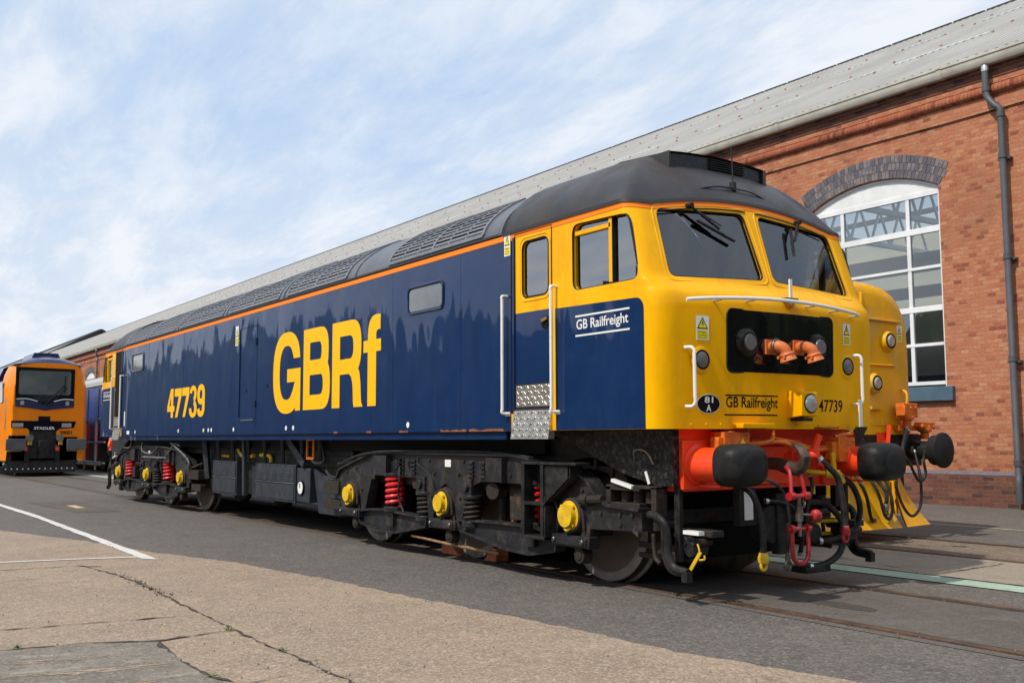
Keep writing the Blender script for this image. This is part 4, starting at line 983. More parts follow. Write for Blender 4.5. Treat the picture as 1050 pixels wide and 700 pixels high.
# headlight box
M = mb('yellow'); x0 = xfront(.1, 1.55)-.01
M.add([(x0, .03, 1.43), (x0, .25, 1.43), (x0, .25, 1.66), (x0, .03, 1.66), (9.43, .0, 1.445), (9.43, .205, 1.445), (9.43, .205, 1.645), (9.43, .0, 1.645)], [(0, 3, 2, 1), (4, 5, 6, 7), (0, 1, 5, 4), (1, 2, 6, 5), (2, 3, 7, 6), (3, 0, 4, 7)])
hl = ptF(M, 'headlight', bevel=.008)
M = mb('signblack'); M.cyl((9.43, .112, 1.55), (9.436, .112, 1.55), .082, n=24); M.use('lens'); M.turn((9.434, .112, 1.55), (9.455, .112, 1.55), [(0, .074), (.5, .07), (1, .045)], 24); ptF(M, 'lens', hl)
M = mb('black'); M.box(9.27, 9.40, .05, .17, 1.405, 1.432); ptF(M, 'lamp_bracket')
# lettering on the front
M = mb('signblack'); text(M, 'GB Railfreight', lambda u, v: FR(u, v, .003), -.675, -.095, 1.485, 1.60, .010)
slab(M, -.68, -.095, 1.605, 1.616, 0, .003); slab(M, -.69, -.10, 1.448, 1.459, 0, .003); ptF(M, 'lettering')
M = mb('signblack'); text(M, '47739', lambda u, v: FR(u, v, .003), .44, .79, 1.49, 1.595, .006); ptF(M, 'number')
M = mb('signwhite'); e = [(-.855+.118*cos(t), 1.538+.078*sin(t)) for t in [2*pi*i/32 for i in range(32)]]; front_poly(M, e, .003)
M.use('signblack'); e = [(-.855+.112*cos(t), 1.538+.072*sin(t)) for t in [2*pi*i/32 for i in range(32)]]; front_poly(M, e, .005)
M.use('signwhite'); text(M, '81', lambda u, v: FR(u, v, .007), -.898, -.812, 1.545, 1.595, .02); text(M, 'A', lambda u, v: FR(u, v, .007), -.88, -.83, 1.477, 1.532, .02); ptF(M, 'depot_plaque')
def fsign(y0, y1, z0, z1): return lambda u, v, d: FR(y0+(y1-y0)*u, z0+(z1-z0)*v, .003+d)
warn_sign(fsign(-.985, -.855, 2.04, 2.235), 0, 0, ptF); warn_sign(fsign(.80, .92, 2.085, 2.275), 0, 0, ptF)
M = mb('yellow'); M.box(9.20, 9.34, -.60, -.22, 1.345, 1.385); ptF(M, 'step', bevel=.005)
M = mb('white'); M.box(9.30, 9.315, .905, .945, 1.35, 1.60); M.use('black'); M.prism([(9.08, 1.05), (9.30, 1.36), (9.34, 1.36), (9.14, 1.05)], .86, .98); ptF(M, 'lamp_iron')
M = mb('rust'); M.box(9.20, 9.31, .38, .62, 1.345, 1.357); ptF(M, 'scuff_strip')
M = mb('yellow')
for i in range(15):
    y = -1.02+i*.146; c = Vector(FR(y, 1.375)); M.turn(c, c+Vector((.006, 0, 0)), [(0, .010), (1, .006)], 8)
ptF(M, 'rivet_row')
M = mb('darkedge')
for s in (-1, 1): M.tube([(xfront(y, ztop(y)-.085)+.006, y, ztop(y)-.085) for y in [s*(.06+i*.098) for i in range(11)]], .006, 5, False)
ptF(M, 'rain_strip')
# wipers
def wiper(p0, p1, b0, b1):
    M = mb('black'); M.cyl(Vector(p0)-Vector((.06, 0, 0)), Vector(p0)+Vector((.03, 0, 0)), .022, n=10); M.bar(p0, p1, .012, .022, (1, 0, 0)); M.tube([Vector(p0)+Vector((0, .015, -.01)), Vector(p1)+Vector((0, .02, .03))], .006, 5)
    M.bar(b0, b1, .012, .028, (1, 0, 0)); ptF(M, 'wiper')
def wp(y, z, d=.035): return (xfront(y, z)+d, y, z)
wiper(wp(-.735, 3.205), wp(-.47, 3.02), wp(-.68, 3.08, .015), wp(-.31, 2.93, .015))
wiper(wp(.62, 3.22), wp(.48, 3.02), wp(.50, 3.14, .015), wp(.43, 2.88, .015))

# ---- red buffer beam and couplings
bb = mb('red'); bb.box(8.90, 9.06, -1.035, 1.035, .845, 1.34); bb.box(9.06, 9.10, -1.03, -.66, .86, 1.25); bb.box(9.06, 9.10, .66, 1.03, .86, 1.25)
bb.box(9.06, 9.14, -.70, -.64, 1.10, 1.32); bb.box(9.06, 9.16, -.30, .30, 1.22, 1.25); bb.box(9.06, 9.09, -.22, .22, .88, 1.20)
beam = part(bb, 'buffer_beam', loco, bevel=.008)
def buffer_oval(y, sg):
    x = lambda v: sg*v
    M = mb('red'); M.turn((x(9.09), y, 1.06), (x(9.45), y, 1.06), [(0, .165), (.07, .165), (.09, .135), (1, .130)], 24); M.box(x(9.12), x(9.35), y-.02, y+.10, .885, .90)
    b = part(M, 'buffer', loco, bevel=0)
    def ring(X, a, h, n=36, e=.62):
        out = []
        for i in range(n):
            t = 2*pi*i/n; c_, s_ = cos(t), sin(t); out.append((x(X), y+a*abs(c_)**e*(1 if c_ >= 0 else -1), 1.06+h*abs(s_)**e*(1 if s_ >= 0 else -1)))
        return out
    M = mb('rubber'); M.loft([ring(9.44, .14, .12), ring(9.442, .19, .148), ring(9.46, .212, .163), ring(9.56, .218, .166), ring(9.62, .206, .157), ring(9.66, .182, .138), ring(9.685, .14, .105)], True, True, True); c = part(M, 'buffer_cover', b, smooth=50)
    M = mb('rubberface'); M.loft([ring(9.684, .130, .104, e=1), ring(9.690, .118, .094, e=1), ring(9.692, .06, .05, e=1)], True, True, True); part(M, 'buffer_face', b)
for sg in (1, -1):
    for y in (-.865, .865): buffer_oval(y, sg)
# hook and screw coupling
M = mb('hookbronze')
def taper(M, pts, rads, n=10):
    rings = []; P = [Vector(p) for p in pts]; a = Vector((0, 1, 0))
    for i, p in enumerate(P):
        t = (P[min(i+1, len(P)-1)]-P[max(i-1, 0)]).normalized(); b = t.cross(a).normalized(); w, h = rads[i]
        rings.append([p+a*w*cos(2*pi*k/n)+b*h*sin(2*pi*k/n) for k in range(n)])
    M.loft(rings)
taper(M, [(9.05, -.05, 1.06), (9.22, -.05, 1.05), (9.33, -.05, 1.02), (9.42, -.05, 1.01), (9.475, -.05, 1.05), (9.49, -.05, 1.11), (9.46, -.05, 1.165), (9.41, -.05, 1.205), (9.37, -.05, 1.22)], [(.05, .05), (.05, .055), (.05, .06), (.052, .055), (.052, .05), (.048, .045), (.042, .038), (.034, .026), (.02, .012)])
ck = part(M, 'coupling_hook', loco, bevel=0)
M = mb('crimson')
for s in (-1, 1):
    M.tube([(9.36, -.10+s*.035, 1.03), (9.43, -.11+s*.06, .98), (9.47, -.12+s*.085, .80)], .017, 8); M.cyl((9.47, -.12+s*.06, .80), (9.47, -.12+s*.115, .80), .034, n=14)
M.cyl((9.47, -.21, .80), (9.47, -.03, .80), .020, n=10)
M.cyl((9.47, -.26, .54), (9.47, .02, .54), .018, n=10)
for s in (-1, 1): M.cyl((9.47, -.12+s*.075, .54), (9.47, -.12+s*.115, .54), .034, n=14)
U = [(9.47, -.215, .54), (9.475, -.215, .36), (9.475, -.19, .29), (9.475, -.12, .262), (9.475, -.05, .29), (9.475, -.025, .36), (9.47, -.025, .54)]
M.tube(U, .019, 9)
M.turn((9.50, .0, .645), (9.50, .09, .64), [(0, .02), (.15, .042), (.5, .052), (.85, .042), (1, .02)], 16)
part(M, 'screw_coupling', loco)
M = mb('steel'); M.cyl((9.47, -.12, .80), (9.47, -.12, .48), .018, n=10); M.cyl((9.49, -.12, .655), (9.50, .02, .645), .011, n=8); M.turn((9.47, -.12, .72), (9.47, -.12, .60), [(0, .03), (.5, .035), (1, .03)], 12); part(M, 'coupling_screw', loco)
hose(loco, [(9.10, -.58, .92), (9.34, -.57, .86), (9.40, -.53, .74), (9.41, -.49, .54), (9.41, -.485, .34)], .027, 'capyellow')
hose(loco, [(9.12, -.38, .96), (9.34, -.33, .93), (9.40, -.21, .82), (9.41, -.165, .62), (9.41, -.19, .42), (9.41, -.20, .32)], .013, 'steel')
hose(loco, [(9.30, .33, 1.11), (9.36, .40, 1.02), (9.40, .47, .92), (9.41, .51, .72), (9.41, .53, .50)], .026, 'crimson')
hose(loco, [(9.28, .63, .95), (9.33, .76, .84), (9.34, .83, .66), (9.28, .84, .50), (9.2, .70, .40), (9.15, .5, .38)], .026)
hose(loco, [(9.12, .30, .70), (9.18, .52, .71), (9.22, .70, .58), (9.22, .76, .42), (9.20, .70, .26), (9.16, .55, .18), (9.12, .40, .17)], .028)
hose(loco, [(9.12, -.15, .75), (9.2, .1, .70), (9.22, .2, .5), (9.16, .25, .28)], .02)
hose(loco, [(9.12, .45, .95), (9.2, .38, .85), (9.2, .30, .65), (9.15, .35, .45)], .018)
M = mb('red'); M.turn((9.06, .20, 1.10), (9.34, .30, 1.13), [(0, .05), (.3, .05), (.32, .035), (.7, .035), (.75, .05), (1, .045)], 12); M.bar((9.30, .28, 1.13), (9.31, .36, 1.29), .03, .05); M.cyl((9.30, .34, 1.06), (9.33, .38, 1.04), .03, n=10); part(M, 'air_valve', loco)
M = mb('capyellow'); M.turn((9.10, .40, .98), (9.30, .62, .95), [(0, .02), (.6, .02), (.62, .042), (1, .04)], 12); M.bar((9.28, .58, .96), (9.28, .56, 1.14), .02, .045); M.cyl((9.28, .63, .96), (9.30, .66, .88), .03, n=10); part(M, 'air_valve', loco)
def jumper(p, x, y0, y1, z0, z1):
    M = mb('jumper'); M.box(x, x+.13, y0, y1, z0, z1); M.box(x+.02, x+.11, y0-.06, y0, z0+.02, z1-.04); M.box(x-.005, x+.135, y0+.08, y0+.10, z0-.008, z1+.008); M.cyl((x+.065, y1, (z0+z1)/2-.02), (x+.065, y1+.05, (z0+z1)/2-.02), .03, n=10)
    for a in (y0+.03, y1-.03): M.cyl((x+.13, a, z1-.03), (x+.14, a, z1-.03), .01, n=6)
    M.use('signyellow'); M.add([(x+.1365, y1-.12, z0+.05), (x+.1365, y1-.06, z0+.05), (x+.1365, y1-.09, z0+.10)], [(0, 1, 2)])
    part(M, 'jumper_box', p, bevel=.006)
jumper(loco, 9.13, -.72, -.44, 1.17, 1.315); jumper(loco, 9.16, .64, .86, 1.06, 1.27)
M = mb('jumper'); M.tube([(9.2, -.44, 1.22), (9.24, -.30, 1.225), (9.26, -.18, 1.25), (9.22, -.12, 1.33)], .018, 8); M.tube([(9.2, -.40, 1.20), (9.24, -.1, 1.235), (9.26, .1, 1.20), (9.26, .35, 1.165), (9.2, .62, 1.17)], .018, 8); M.tube([(9.18, -.12, 1.27), (9.25, .05, 1.24), (9.25, .3, 1.19), (9.2, .60, 1.19)], .013, 8)
M.tube([(9.2, .70, 1.27), (9.26, .85, 1.30), (9.24, 1.0, 1.27)], .022, 8); part(M, 'jumper_cable', loco)
M = mb('steel'); M.cyl((9.2, -.40, 1.34), (9.2, -.40, 1.24), .012, n=8); M.box(9.19, 9.21, -.42, -.38, 1.28, 1.30); part(M, 'lamp_pin', loco)
M = mb('white'); M.box(9.14, 9.15, -.40, -.30, .60, .835); part(M, 'data_plate', loco, bevel=.003)
M = mb('black')
M.box(9.06, 9.14, -.45, -.25, .55, .86); M.use('signblack'); M.box(8.55, 8.65, -.62, .62, .25, .95); M.use('black'); M.cyl((9.0, -.05, .55), (9.14, -.05, .55), .16, n=18)  # signblack slab painted as the dark hollow behind the gear
M.box(9.0, 9.12, .15, .60, .55, .60); M.cyl((9.1, .45, .45), (9.16, .45, .45), .09, n=14); M.box(9.08, 9.16, -.02, .10, .30, .8); M.box(9.0, 9.18, .30, .62, .12, .17)
part(M, 'under_gear', loco, bevel=.01)
M = mb('capyellow'); M.tube([(8.98, .60, .53), (9.12, .75, .54), (9.13, .92, .52), (9.1, 1.0, .45), (9.0, .9, .42), (8.98, .7, .42)], .016, 6); part(M, 'yellow_pipe', loco)
# rear beam (simple) with red tail lamp
M = mb('red'); M.box(-9.06, -8.90, -1.035, 1.035, .845, 1.34); part(M, 'buffer_beam', loco, bevel=.008)
M = mb('lamp_red'); M.box(-9.45, -9.25, -1.08, -.92, 1.02, 1.32); M.use('stripe'); M.cyl((-9.35, -1.085, 1.17), (-9.35, -1.11, 1.17), .07, n=16); part(M, 'tail_lamp', loco, bevel=.02)

# ---- side details
M = mb('shadeglass'); M.prism(rrect(5.225, 5.925, 2.645, 2.885, .05), -HW-.002, -HW-.006); w = part(M, 'body_window', loco)
M = mb('navy'); q = rrect(5.20, 5.95, 2.62, 2.91, .06); M.tube([(a, -HW-.004, b) for a, b in q+[q[0]]], .014, 6, False); part(M, 'window_frame', w)
M = mb('shadeglass'); M.prism(rrect(-6.40, -5.65, 2.67, 2.95, .05), -HW-.002, -HW-.006); w = part(M, 'body_window', loco)
M = mb('roofgrey'); q = rrect(-6.43, -5.62, 2.64, 2.98, .06); M.tube([(a, -HW-.004, b) for a, b in q+[q[0]]], .02, 6, False); part(M, 'window_frame', w)
M = mb('signblack')
for a, b, c, e in ((-.10, -.092, 1.60, 2.94), (.585, .60, 1.45, 3.04), (-.10, .58, 2.935, 2.945)): M.box(a, b, -HW, -HW-.002, c, e)
for z in (2.70, 1.78): M.box(.56, .60, -HW, -HW-.014, z-.05, z+.05)
M.cyl((.18, -HW, 1.99), (.18, -HW-.006, 1.99), .02, n=8); M.cyl((1.02, -HW, 2.03), (1.02, -HW-.006, 2.03), .025, n=8)
M.use('roofgrey'); M.box(-.02, .50, -HW, -HW-.012, 1.545, 1.565); M.use('navy'); M.box(-.135, -.115, -HW, -HW-.012, 1.60, 2.94)
part(M, 'body_door', loco)
def ssign(x0, x1, z0, z1, dd=.0): return lambda u, v, d: (x0+(x1-x0)*u, -HW-.005-dd-d, z0+(z1-z0)*v)
warn_sign(ssign(7.085, 7.185, 2.985, 3.20), 0, 0, lambda M, n: part(M, n, loco)); warn_sign(ssign(-.33, -.20, 2.70, 3.0), 0, 0, lambda M, n: part(M, n, loco))
M = mb('signwhite')
for x in (-6.1, -3.2, -1.80, -1.55, -1.40, -.35, 1.75, 2.0, 5.2): M.cyl((x, -HW, 1.42), (x, -HW-.003, 1.42), .032, n=12)
M.box(-7.0, -6.93, -HW, -HW-.004, 1.55, 1.85); M.box(-6.75, -6.55, -HW, -HW-.003, 1.38, 1.45)
part_split(M, 'white_marking', loco)
M = mb('rust')
for x, l in ((4.2, .12), (5.0, .20), (5.9, .5), (6.45, .65), (3.3, .1)):
    P = [(x, 1.338)]+[(x+l*i/8, 1.345+random.uniform(.004, .022)) for i in range(9)]+[(x+l, 1.338)]; M.prism(P, -HW, -HW-.0025)
part_split(M, 'rust_patch', loco)
M = mb('navy')
for x in (-5.25, -3.0, 4.82, 6.28): M.box(x-.012, x+.012, -HW, -HW-.0018, 1.345, 3.13)
M.box(-XB, XB, -HW, -HW-.0015, 1.505, 1.515); part_split(M, 'panel_seam', loco)
# ---- big lettering, cut as outlines on the body side
class Letters:
    def __init__(s, m): s.M = mb(m); s.k = 0
    def poly(s, P):
        s.k += 1; y = -HW-.002-.0002*(s.k % 6); s.M.add([(x, y, z) for x, z in P], [tuple(range(len(P)))])
    def strip(s, A, B):
        s.k += 1; y = -HW-.002-.0002*(s.k % 6); n = len(A); s.M.add([(x, y, z) for x, z in A]+[(x, y, z) for x, z in B], [(i, i+1, n+i+1, n+i) for i in range(n-1)])
    def arc(s, cx, cz, ro, ri, a0, a1, e=.85, n=28):
        def P(r, a): c_, s_ = cos(a), sin(a); return (cx+r[0]*abs(c_)**e*(1 if c_ >= 0 else -1), cz+r[1]*abs(s_)**e*(1 if s_ >= 0 else -1))
        T = [radians(a0+(a1-a0)*i/n) for i in range(n+1)]; s.strip([P(ro, t) for t in T], [P(ri, t) for t in T])
    def bowl(s, xl, xo, z0, z1, xi, i0, i1, n=12):
        def path(xr, a, b, xl):
            h = (b-a)/2; c = (a+b)/2; rx = min(h*.9, xr-xl)*.95; P = [(xl, b)]
            for i in range(n+1): t = pi/2-pi*i/n; P.append((xr-rx+rx*abs(cos(t))**.75, c+h*abs(sin(t))**.75*(1 if sin(t) >= 0 else -1)))
            return P+[(xl, a)]
        s.strip(path(xo, z0, z1, xl), path(xi, i0, i1, xl))
    def done(s, name='lettering'): return part(s.M, name, loco)
Lt = Letters('letter_yellow')
Lt.arc(1.745, 2.175, (.495, .56), (.255, .37), 38, 300, .82)
Lt.poly([(2.03, 1.674), (1.888, 1.846), (1.96, 1.92), (2.02, 2.02), (2.056, 2.05), (2.056, 1.69)])
Lt.poly([(2.152, 2.552), (2.19, 2.46), (2.207, 2.36), (1.985, 2.36), (1.975, 2.39), (1.952, 2.424)])
Lt.poly([(2.055, 1.65), (2.225, 1.65), (2.225, 2.22), (2.055, 2.22)]); Lt.poly([(1.765, 2.04), (2.06, 2.04), (2.06, 2.22), (1.765, 2.22)])
Lt.done(); Lt = Letters('letter_yellow')
Lt.poly([(2.32, 1.65), (2.53, 1.65), (2.53, 2.71), (2.32, 2.71)]); Lt.bowl(2.525, 3.115, 2.10, 2.71, 2.90, 2.285, 2.525); Lt.bowl(2.525, 3.165, 1.65, 2.295, 2.95, 1.84, 2.11)
Lt.done(); Lt = Letters('letter_yellow')
Lt.poly([(3.225, 1.65), (3.45, 1.65), (3.45, 2.71), (3.225, 2.71)]); Lt.bowl(3.445, 4.045, 2.055, 2.71, 3.83, 2.24, 2.525)
Lt.strip([(3.60, 2.245), (3.80, 2.235), (3.93, 2.15), (4.00, 2.06), (4.03, 1.92), (4.04, 1.80), (4.05, 1.71), (4.09, 1.65)], [(3.55, 2.06), (3.70, 2.058), (3.77, 2.02), (3.805, 1.95), (3.82, 1.88), (3.825, 1.80), (3.83, 1.71), (3.85, 1.65)])
Lt.done(); Lt = Letters('letter_yellow')
Lt.poly([(4.215, 1.65), (4.43, 1.65), (4.43, 2.46), (4.215, 2.50)]); Lt.strip([(4.215, 2.45), (4.225, 2.56), (4.26, 2.64), (4.33, 2.695), (4.42, 2.712), (4.535, 2.705)], [(4.43, 2.45), (4.43, 2.49), (4.44, 2.51), (4.455, 2.525), (4.48, 2.532), (4.535, 2.53)])
Lt.poly([(4.10, 2.28), (4.55, 2.28), (4.55, 2.42), (4.10, 2.42)]); Lt.done()
Lt = Letters('letter_yellow')
def seven(x): Lt.poly([(x, 2.03), (x+.27, 2.03), (x+.27, 2.17), (x, 2.17)]); Lt.poly([(x+.05, 1.66), (x+.19, 1.66), (x+.41, 2.04), (x+.41, 2.17), (x+.265, 2.17), (x+.265, 2.06)])
Lt.poly([(-3.90, 1.77), (-3.46, 1.77), (-3.46, 1.87), (-3.90, 1.87)]); Lt.poly([(-3.68, 1.66), (-3.54, 1.66), (-3.54, 2.18), (-3.68, 2.18)]); Lt.poly([(-3.90, 1.86), (-3.775, 1.86), (-3.62, 2.17), (-3.70, 2.18)])
seven(-3.46); seven(-3.02)
Lt.arc(-2.395, 2.045, (.19, .14), (.06, .06), 175, -75, .9); Lt.arc(-2.395, 1.79, (.21, .15), (.075, .07), 75, -185, .9)
Lt.arc(-1.965, 2.02, (.20, .17), (.065, .075), 0, 360, .85); Lt.arc(-1.965, 1.81, (.20, .165), (.065, .07), 0, -170, .85); Lt.poly([(-1.90, 1.81), (-1.765, 1.81), (-1.765, 2.02), (-1.90, 2.02)])
Lt.done('number')

# ---- underframe
M = mb('black')
M.box(-9.0, 9.0, -.98, .98, 1.02, 1.27); M.box(-3.0, 2.9, -.95, .95, .42, 1.1)
M.box(-2.9, 2.95, -1.0, 1.0, .9, 1.05)
for s in (-1, 1):
    for sg in (1, -1):
        P = [(7.30, 1.335), (9.06, 1.335), (9.06, .885), (8.86, .885), (8.42, .98), (8.0, 1.13), (7.60, 1.27)]
        M.use('glossblack'); M.prism([(sg*a, b) for a, b in P], s*1.03, s*1.10); M.use('black')
        M.box(sg*9.0, sg*9.06, s*1.0, s*1.045, .30, .9)
    M.use('signblack'); M.box(-7.3, 7.3, s*1.0, s*1.06, 1.12, 1.26)  # solebar in dead black, painting the shaded gap under the body
part(M, 'underframe', loco, bevel=.006)
M = mb('steel')
for s in (-1,): M.tube([(8.62, s*1.115, 1.10), (8.66, s*1.15, 1.17), (8.80, s*1.15, 1.16), (8.85, s*1.12, 1.06)], .008, 6)
part(M, 'grab_iron', loco)
def equip(x0, x1, z0, z1, y0, y1, m='bluegrey', parts=True):
    for s in (-1, 1):
        M = mb(m); M.box(x0, x1, s*y0, s*y1, z0, z1)
        M.box(x0+.03, x1-.03, s*y0, s*(y0+.012), z0+.03, (z0+z1)/2-.01); M.box(x0+.03, x1-.03, s*y0, s*(y0+.012), (z0+z1)/2+.02, z1-.03)
        for i in range(6): x = x0+.05+(x1-x0-.1)*i/5; M.cyl((x, s*(y0+.012), z1-.02), (x, s*(y0+.03), z1-.02), .012, n=6)
        nn_ = int((x1-x0)/.3)
        for k in range(3):
            for j in range(max(2, nn_)): x = x0+.18+j*.26; M.box(x, x+.13, s*(y0+.01), s*(y0+.022), z1-.14-k*.035, z1-.128-k*.035) if x+.15 < x1 else None
        M.use('steel'); M.box(x0+.01, x1-.01, s*y0, s*(y0+.022), (z0+z1)/2-.004, (z0+z1)/2+.012)
        o = part(M, 'battery_box', loco, bevel=.008)
equip(-2.12, -.97, .38, .92, 1.08, .50); equip(-.10, 1.42, .38, .91, 1.08, .55)
M = mb('bluegrey')
for s in (-1, 1):
    M.box(1.43, 1.88, s*1.06, s*.5, .40, .87); M.box(-.45, -.11, s*1.02, s*.5, .40, .86)
    M.add([(1.90, s*1.02, .88), (2.75, s*1.02, .70), (2.75, s*1.0, .27), (2.05, s*1.0, .27), (1.90, s*.5, .88), (2.75, s*.5, .70), (2.75, s*.5, .27), (2.05, s*.5, .27)], [(0, 1, 2, 3), (4, 7, 6, 5), (0, 4, 5, 1), (1, 5, 6, 2), (2, 6, 7, 3), (3, 7, 4, 0)])
    for x in (-1.9, -1.2, -.5, .2, .9, 1.6, 2.2): M.bar((x, s*1.05, .92), (x+.12, s*1.12, 1.28), .05, .05)
    M.bar((1.2, s*1.1, 1.27), (1.75, s*1.08, .92), .05, .12); M.bar((-2.5, s*1.1, 1.27), (-2.45, s*1.05, .6), .09, .09); M.bar((-.55, s*1.1, 1.28), (-.55, s*1.08, .4), .09, .08)
part_split(M, 'fuel_tank', loco, bevel=.01)
M = mb('signwhite'); M.cyl((1.62, -1.06, .60), (1.62, -1.09, .60), .085, n=20); M.use('signblack'); M.cyl((1.62, -1.05, .60), (1.62, -1.085, .60), .10, n=20); M.box(1.60, 1.62, -1.09, -1.093, .60, .66); part(M, 'gauge', loco)
M = mb('stripe'); 
for a, b, c, e in ((1.92, 2.16, 1.0, 1.03), (1.92, 2.16, 1.25, 1.28), (1.92, 1.95, 1.03, 1.25), (2.13, 2.16, 1.03, 1.25)): M.box(a, b, -1.12, -1.135, c, e)
part(M, 'red_frame', loco)
M = mb('capyellow'); M.tube([(-1.15, -.98, 1.25), (-1.1, -1.02, 1.15), (-.85, -1.04, 1.02), (-.55, -1.04, 1.0), (-.35, -1.02, 1.02)], .03, 8); M.tube([(-.05, -1.03, 1.03), (.35, -1.04, 1.02), (.40, -1.04, .93)], .03, 8); M.tube([(-1.9, -1.0, 1.0), (-1.5, -1.02, .99)], .02, 6)
part_split(M, 'fuel_pipe', loco)

# ---- bogies
def bogie(sg):
    X = lambda v: sg*v            # mirrored along the locomotive
    holder = None
    for s in (-1, 1):
        yo, yi = s*1.17, s*1.06
        M = mb('bogie')
        top = [(3.02, .52), (3.04, .78), (3.12, .88), (3.60, 1.00), (4.0, 1.085), (4.35, 1.10), (6.95, 1.10), (7.28, 1.06), (7.62, 1.02), (7.92, .97), (8.08, .90), (8.20, .78), (8.34, .70), (8.76, .68), (8.76, .52)]
        bot = [(8.20, .50), (8.10, .50), (8.09, .42), (7.98, .42), (7.94, .60), (7.90, .72), (7.80, .76), (7.74, .72), (7.68, .60), (7.62, .42), (7.52, .42), (7.50, .56), (7.36, .82), (7.28, .845), (6.38, .845), (6.24, .80), (6.06, .58), (6.0, .42), (5.90, .42), (5.86, .60), (5.82, .74), (5.68, .80), (5.54, .74), (5.46, .60), (5.42, .42), (5.32, .42), (5.30, .58), (5.26, .76), (5.16, .84), (4.08, .845), (3.96, .80), (3.86, .58), (3.80, .42), (3.70, .42), (3.66, .60), (3.60, .70), (3.47, .74), (3.36, .70), (3.30, .60), (3.24, .42), (3.14, .42), (3.10, .52)]
        M.prism([(X(a), b) for a, b in top+bot], yo, yi)
        # flange along the top and pads
        for i in range(len(top)-2):
            a, b = top[i], top[i+1]
            if b[0]-a[0] > .05: M.bar((X(a[0]), s*1.13, a[1]+.012), (X(b[0]), s*1.13, b[1]+.012), .16, .024)
        for x, w in ((4.30, .16), (6.70, .14)): M.box(X(x-w), X(x+w), yo, s*1.24, .85, 1.08)
        for x in (4.72, 4.74, 5.0, 6.2, 6.42):
            for k in range(4): M.box(X(x-.05), X(x+.05), yo, s*1.195, .88+k*.045, .905+k*.045)
        M.cyl((X(4.58), yo, .98), (X(4.58), s*1.185, .98), .06, n=14)
        M.box(X(4.0), X(4.1), yo, s*1.20, .80, 1.08)
        M.use('signblack'); M.cyl((X(4.92), yo, .985), (X(4.92), s*1.174, .985), .055, n=14); M.cyl((X(6.48), yo, 1.0), (X(6.48), s*1.174, 1.0), .05, n=14)
        M.use('signwhite'); M.box(X(5.67), X(5.79), yo, s*1.173, .975, 1.05)
        M.use('bogiedirt')
        for x, z in ((3.3, .86), (3.55, .92), (4.12, .92), (4.2, 1.04), (5.1, 1.04), (5.35, 1.04), (5.45, .9), (5.95, .9), (6.05, 1.04), (6.9, .92), (7.1, .92), (7.3, .92), (8.0, .82), (8.25, .64), (8.5, .64), (8.65, .64), (8.5, .56), (3.2, .65), (3.72, .66), (5.4, .66), (5.98, .66)):
            M.cyl((X(x), yo, z), (X(x), yo+s*.018, z), .017, n=8)
        fr = part(M, 'bogie_frame', loco, bevel=.010)
        if holder is None:
            holder = fr
            M = mb('bogie'); M.box(X(3.9), X(5.1), -1.05, 1.05, .75, 1.0); M.box(X(6.2), X(7.4), -1.05, 1.05, .75, 1.0); M.box(X(3.1), X(3.3), -1.0, 1.0, .6, .8); M.box(X(8.5), X(8.7), -1.1, 1.1, .55, .68)
            M.use('bogiedirt'); M.box(X(3.7), X(8.2), -.60, .60, .30, .80)
            part_split(M, 'bogie_cross_member', fr, bevel=.01)
        sf = fr
        # horn guides, axle boxes, caps
        for k, ax in enumerate((3.46, 5.68, 7.87)):
            M = mb('bogiedirt'); M.box(X(ax-.16), X(ax+.16), s*1.15, s*.85, .42, .74); M.turn((X(ax), s*1.12, .60), (X(ax), s*1.22, .60), [(0, .18), (1, .15)], 22)
            M.tube([(X(ax-.17), s*1.19, .50), (X(ax-.16), s*1.19, .62), (X(ax-.09), s*1.20, .72)], .018, 6); M.tube([(X(ax+.17), s*1.19, .48), (X(ax+.15), s*1.19, .62), (X(ax+.09), s*1.20, .72)], .018, 6)
            part(M, 'axle_box', sf, bevel=.008)
            M = mb('capyellow'); r = .108 if k < 2 else .118
            M.turn((X(ax), s*1.20, .60), (X(ax), s*1.275, .60), [(0, r+.012), (.3, r+.012), (.34, r-.015), (1, r-.02)], 26)
            M.use('capyellow')
            for j in range(4): a = pi/4+j*pi/2; M.cyl((X(ax)+(r-.005)*cos(a), s*1.235, .60+(r-.005)*sin(a)), (X(ax)+(r-.005)*cos(a), s*1.25, .60+(r-.005)*sin(a)), .014, n=6)
            M.tube([(X(ax-.05), s*1.24, .50), (X(ax), s*1.25, .475), (X(ax+.05), s*1.24, .50)], .014, 6)
            part(M, 'axle_cap', sf)
            M = mb('bogie'); M.box(X(ax-.27), X(ax+.27), s*1.10, s*1.22, .33, .43); M.box(X(ax-.24), X(ax+.24), s*1.215, s*1.235, .345, .415)
            for u in (-.2, .2): M.use('steel'); M.cyl((X(ax+u), s*1.23, .385), (X(ax+u), s*1.255, .385), .022, n=8)
            M.use('bogiedirt'); M.turn((X(ax+.08), s*1.08, .26), (X(ax+.08), s*1.18, .26), [(0, .075), (1, .07)], 16); M.turn((X(ax+.08), s*1.17, .26), (X(ax+.08), s*1.19, .26), [(0, .045), (1, .04)], 12)
            part(M, 'horn_stay', sf, bevel=.006)
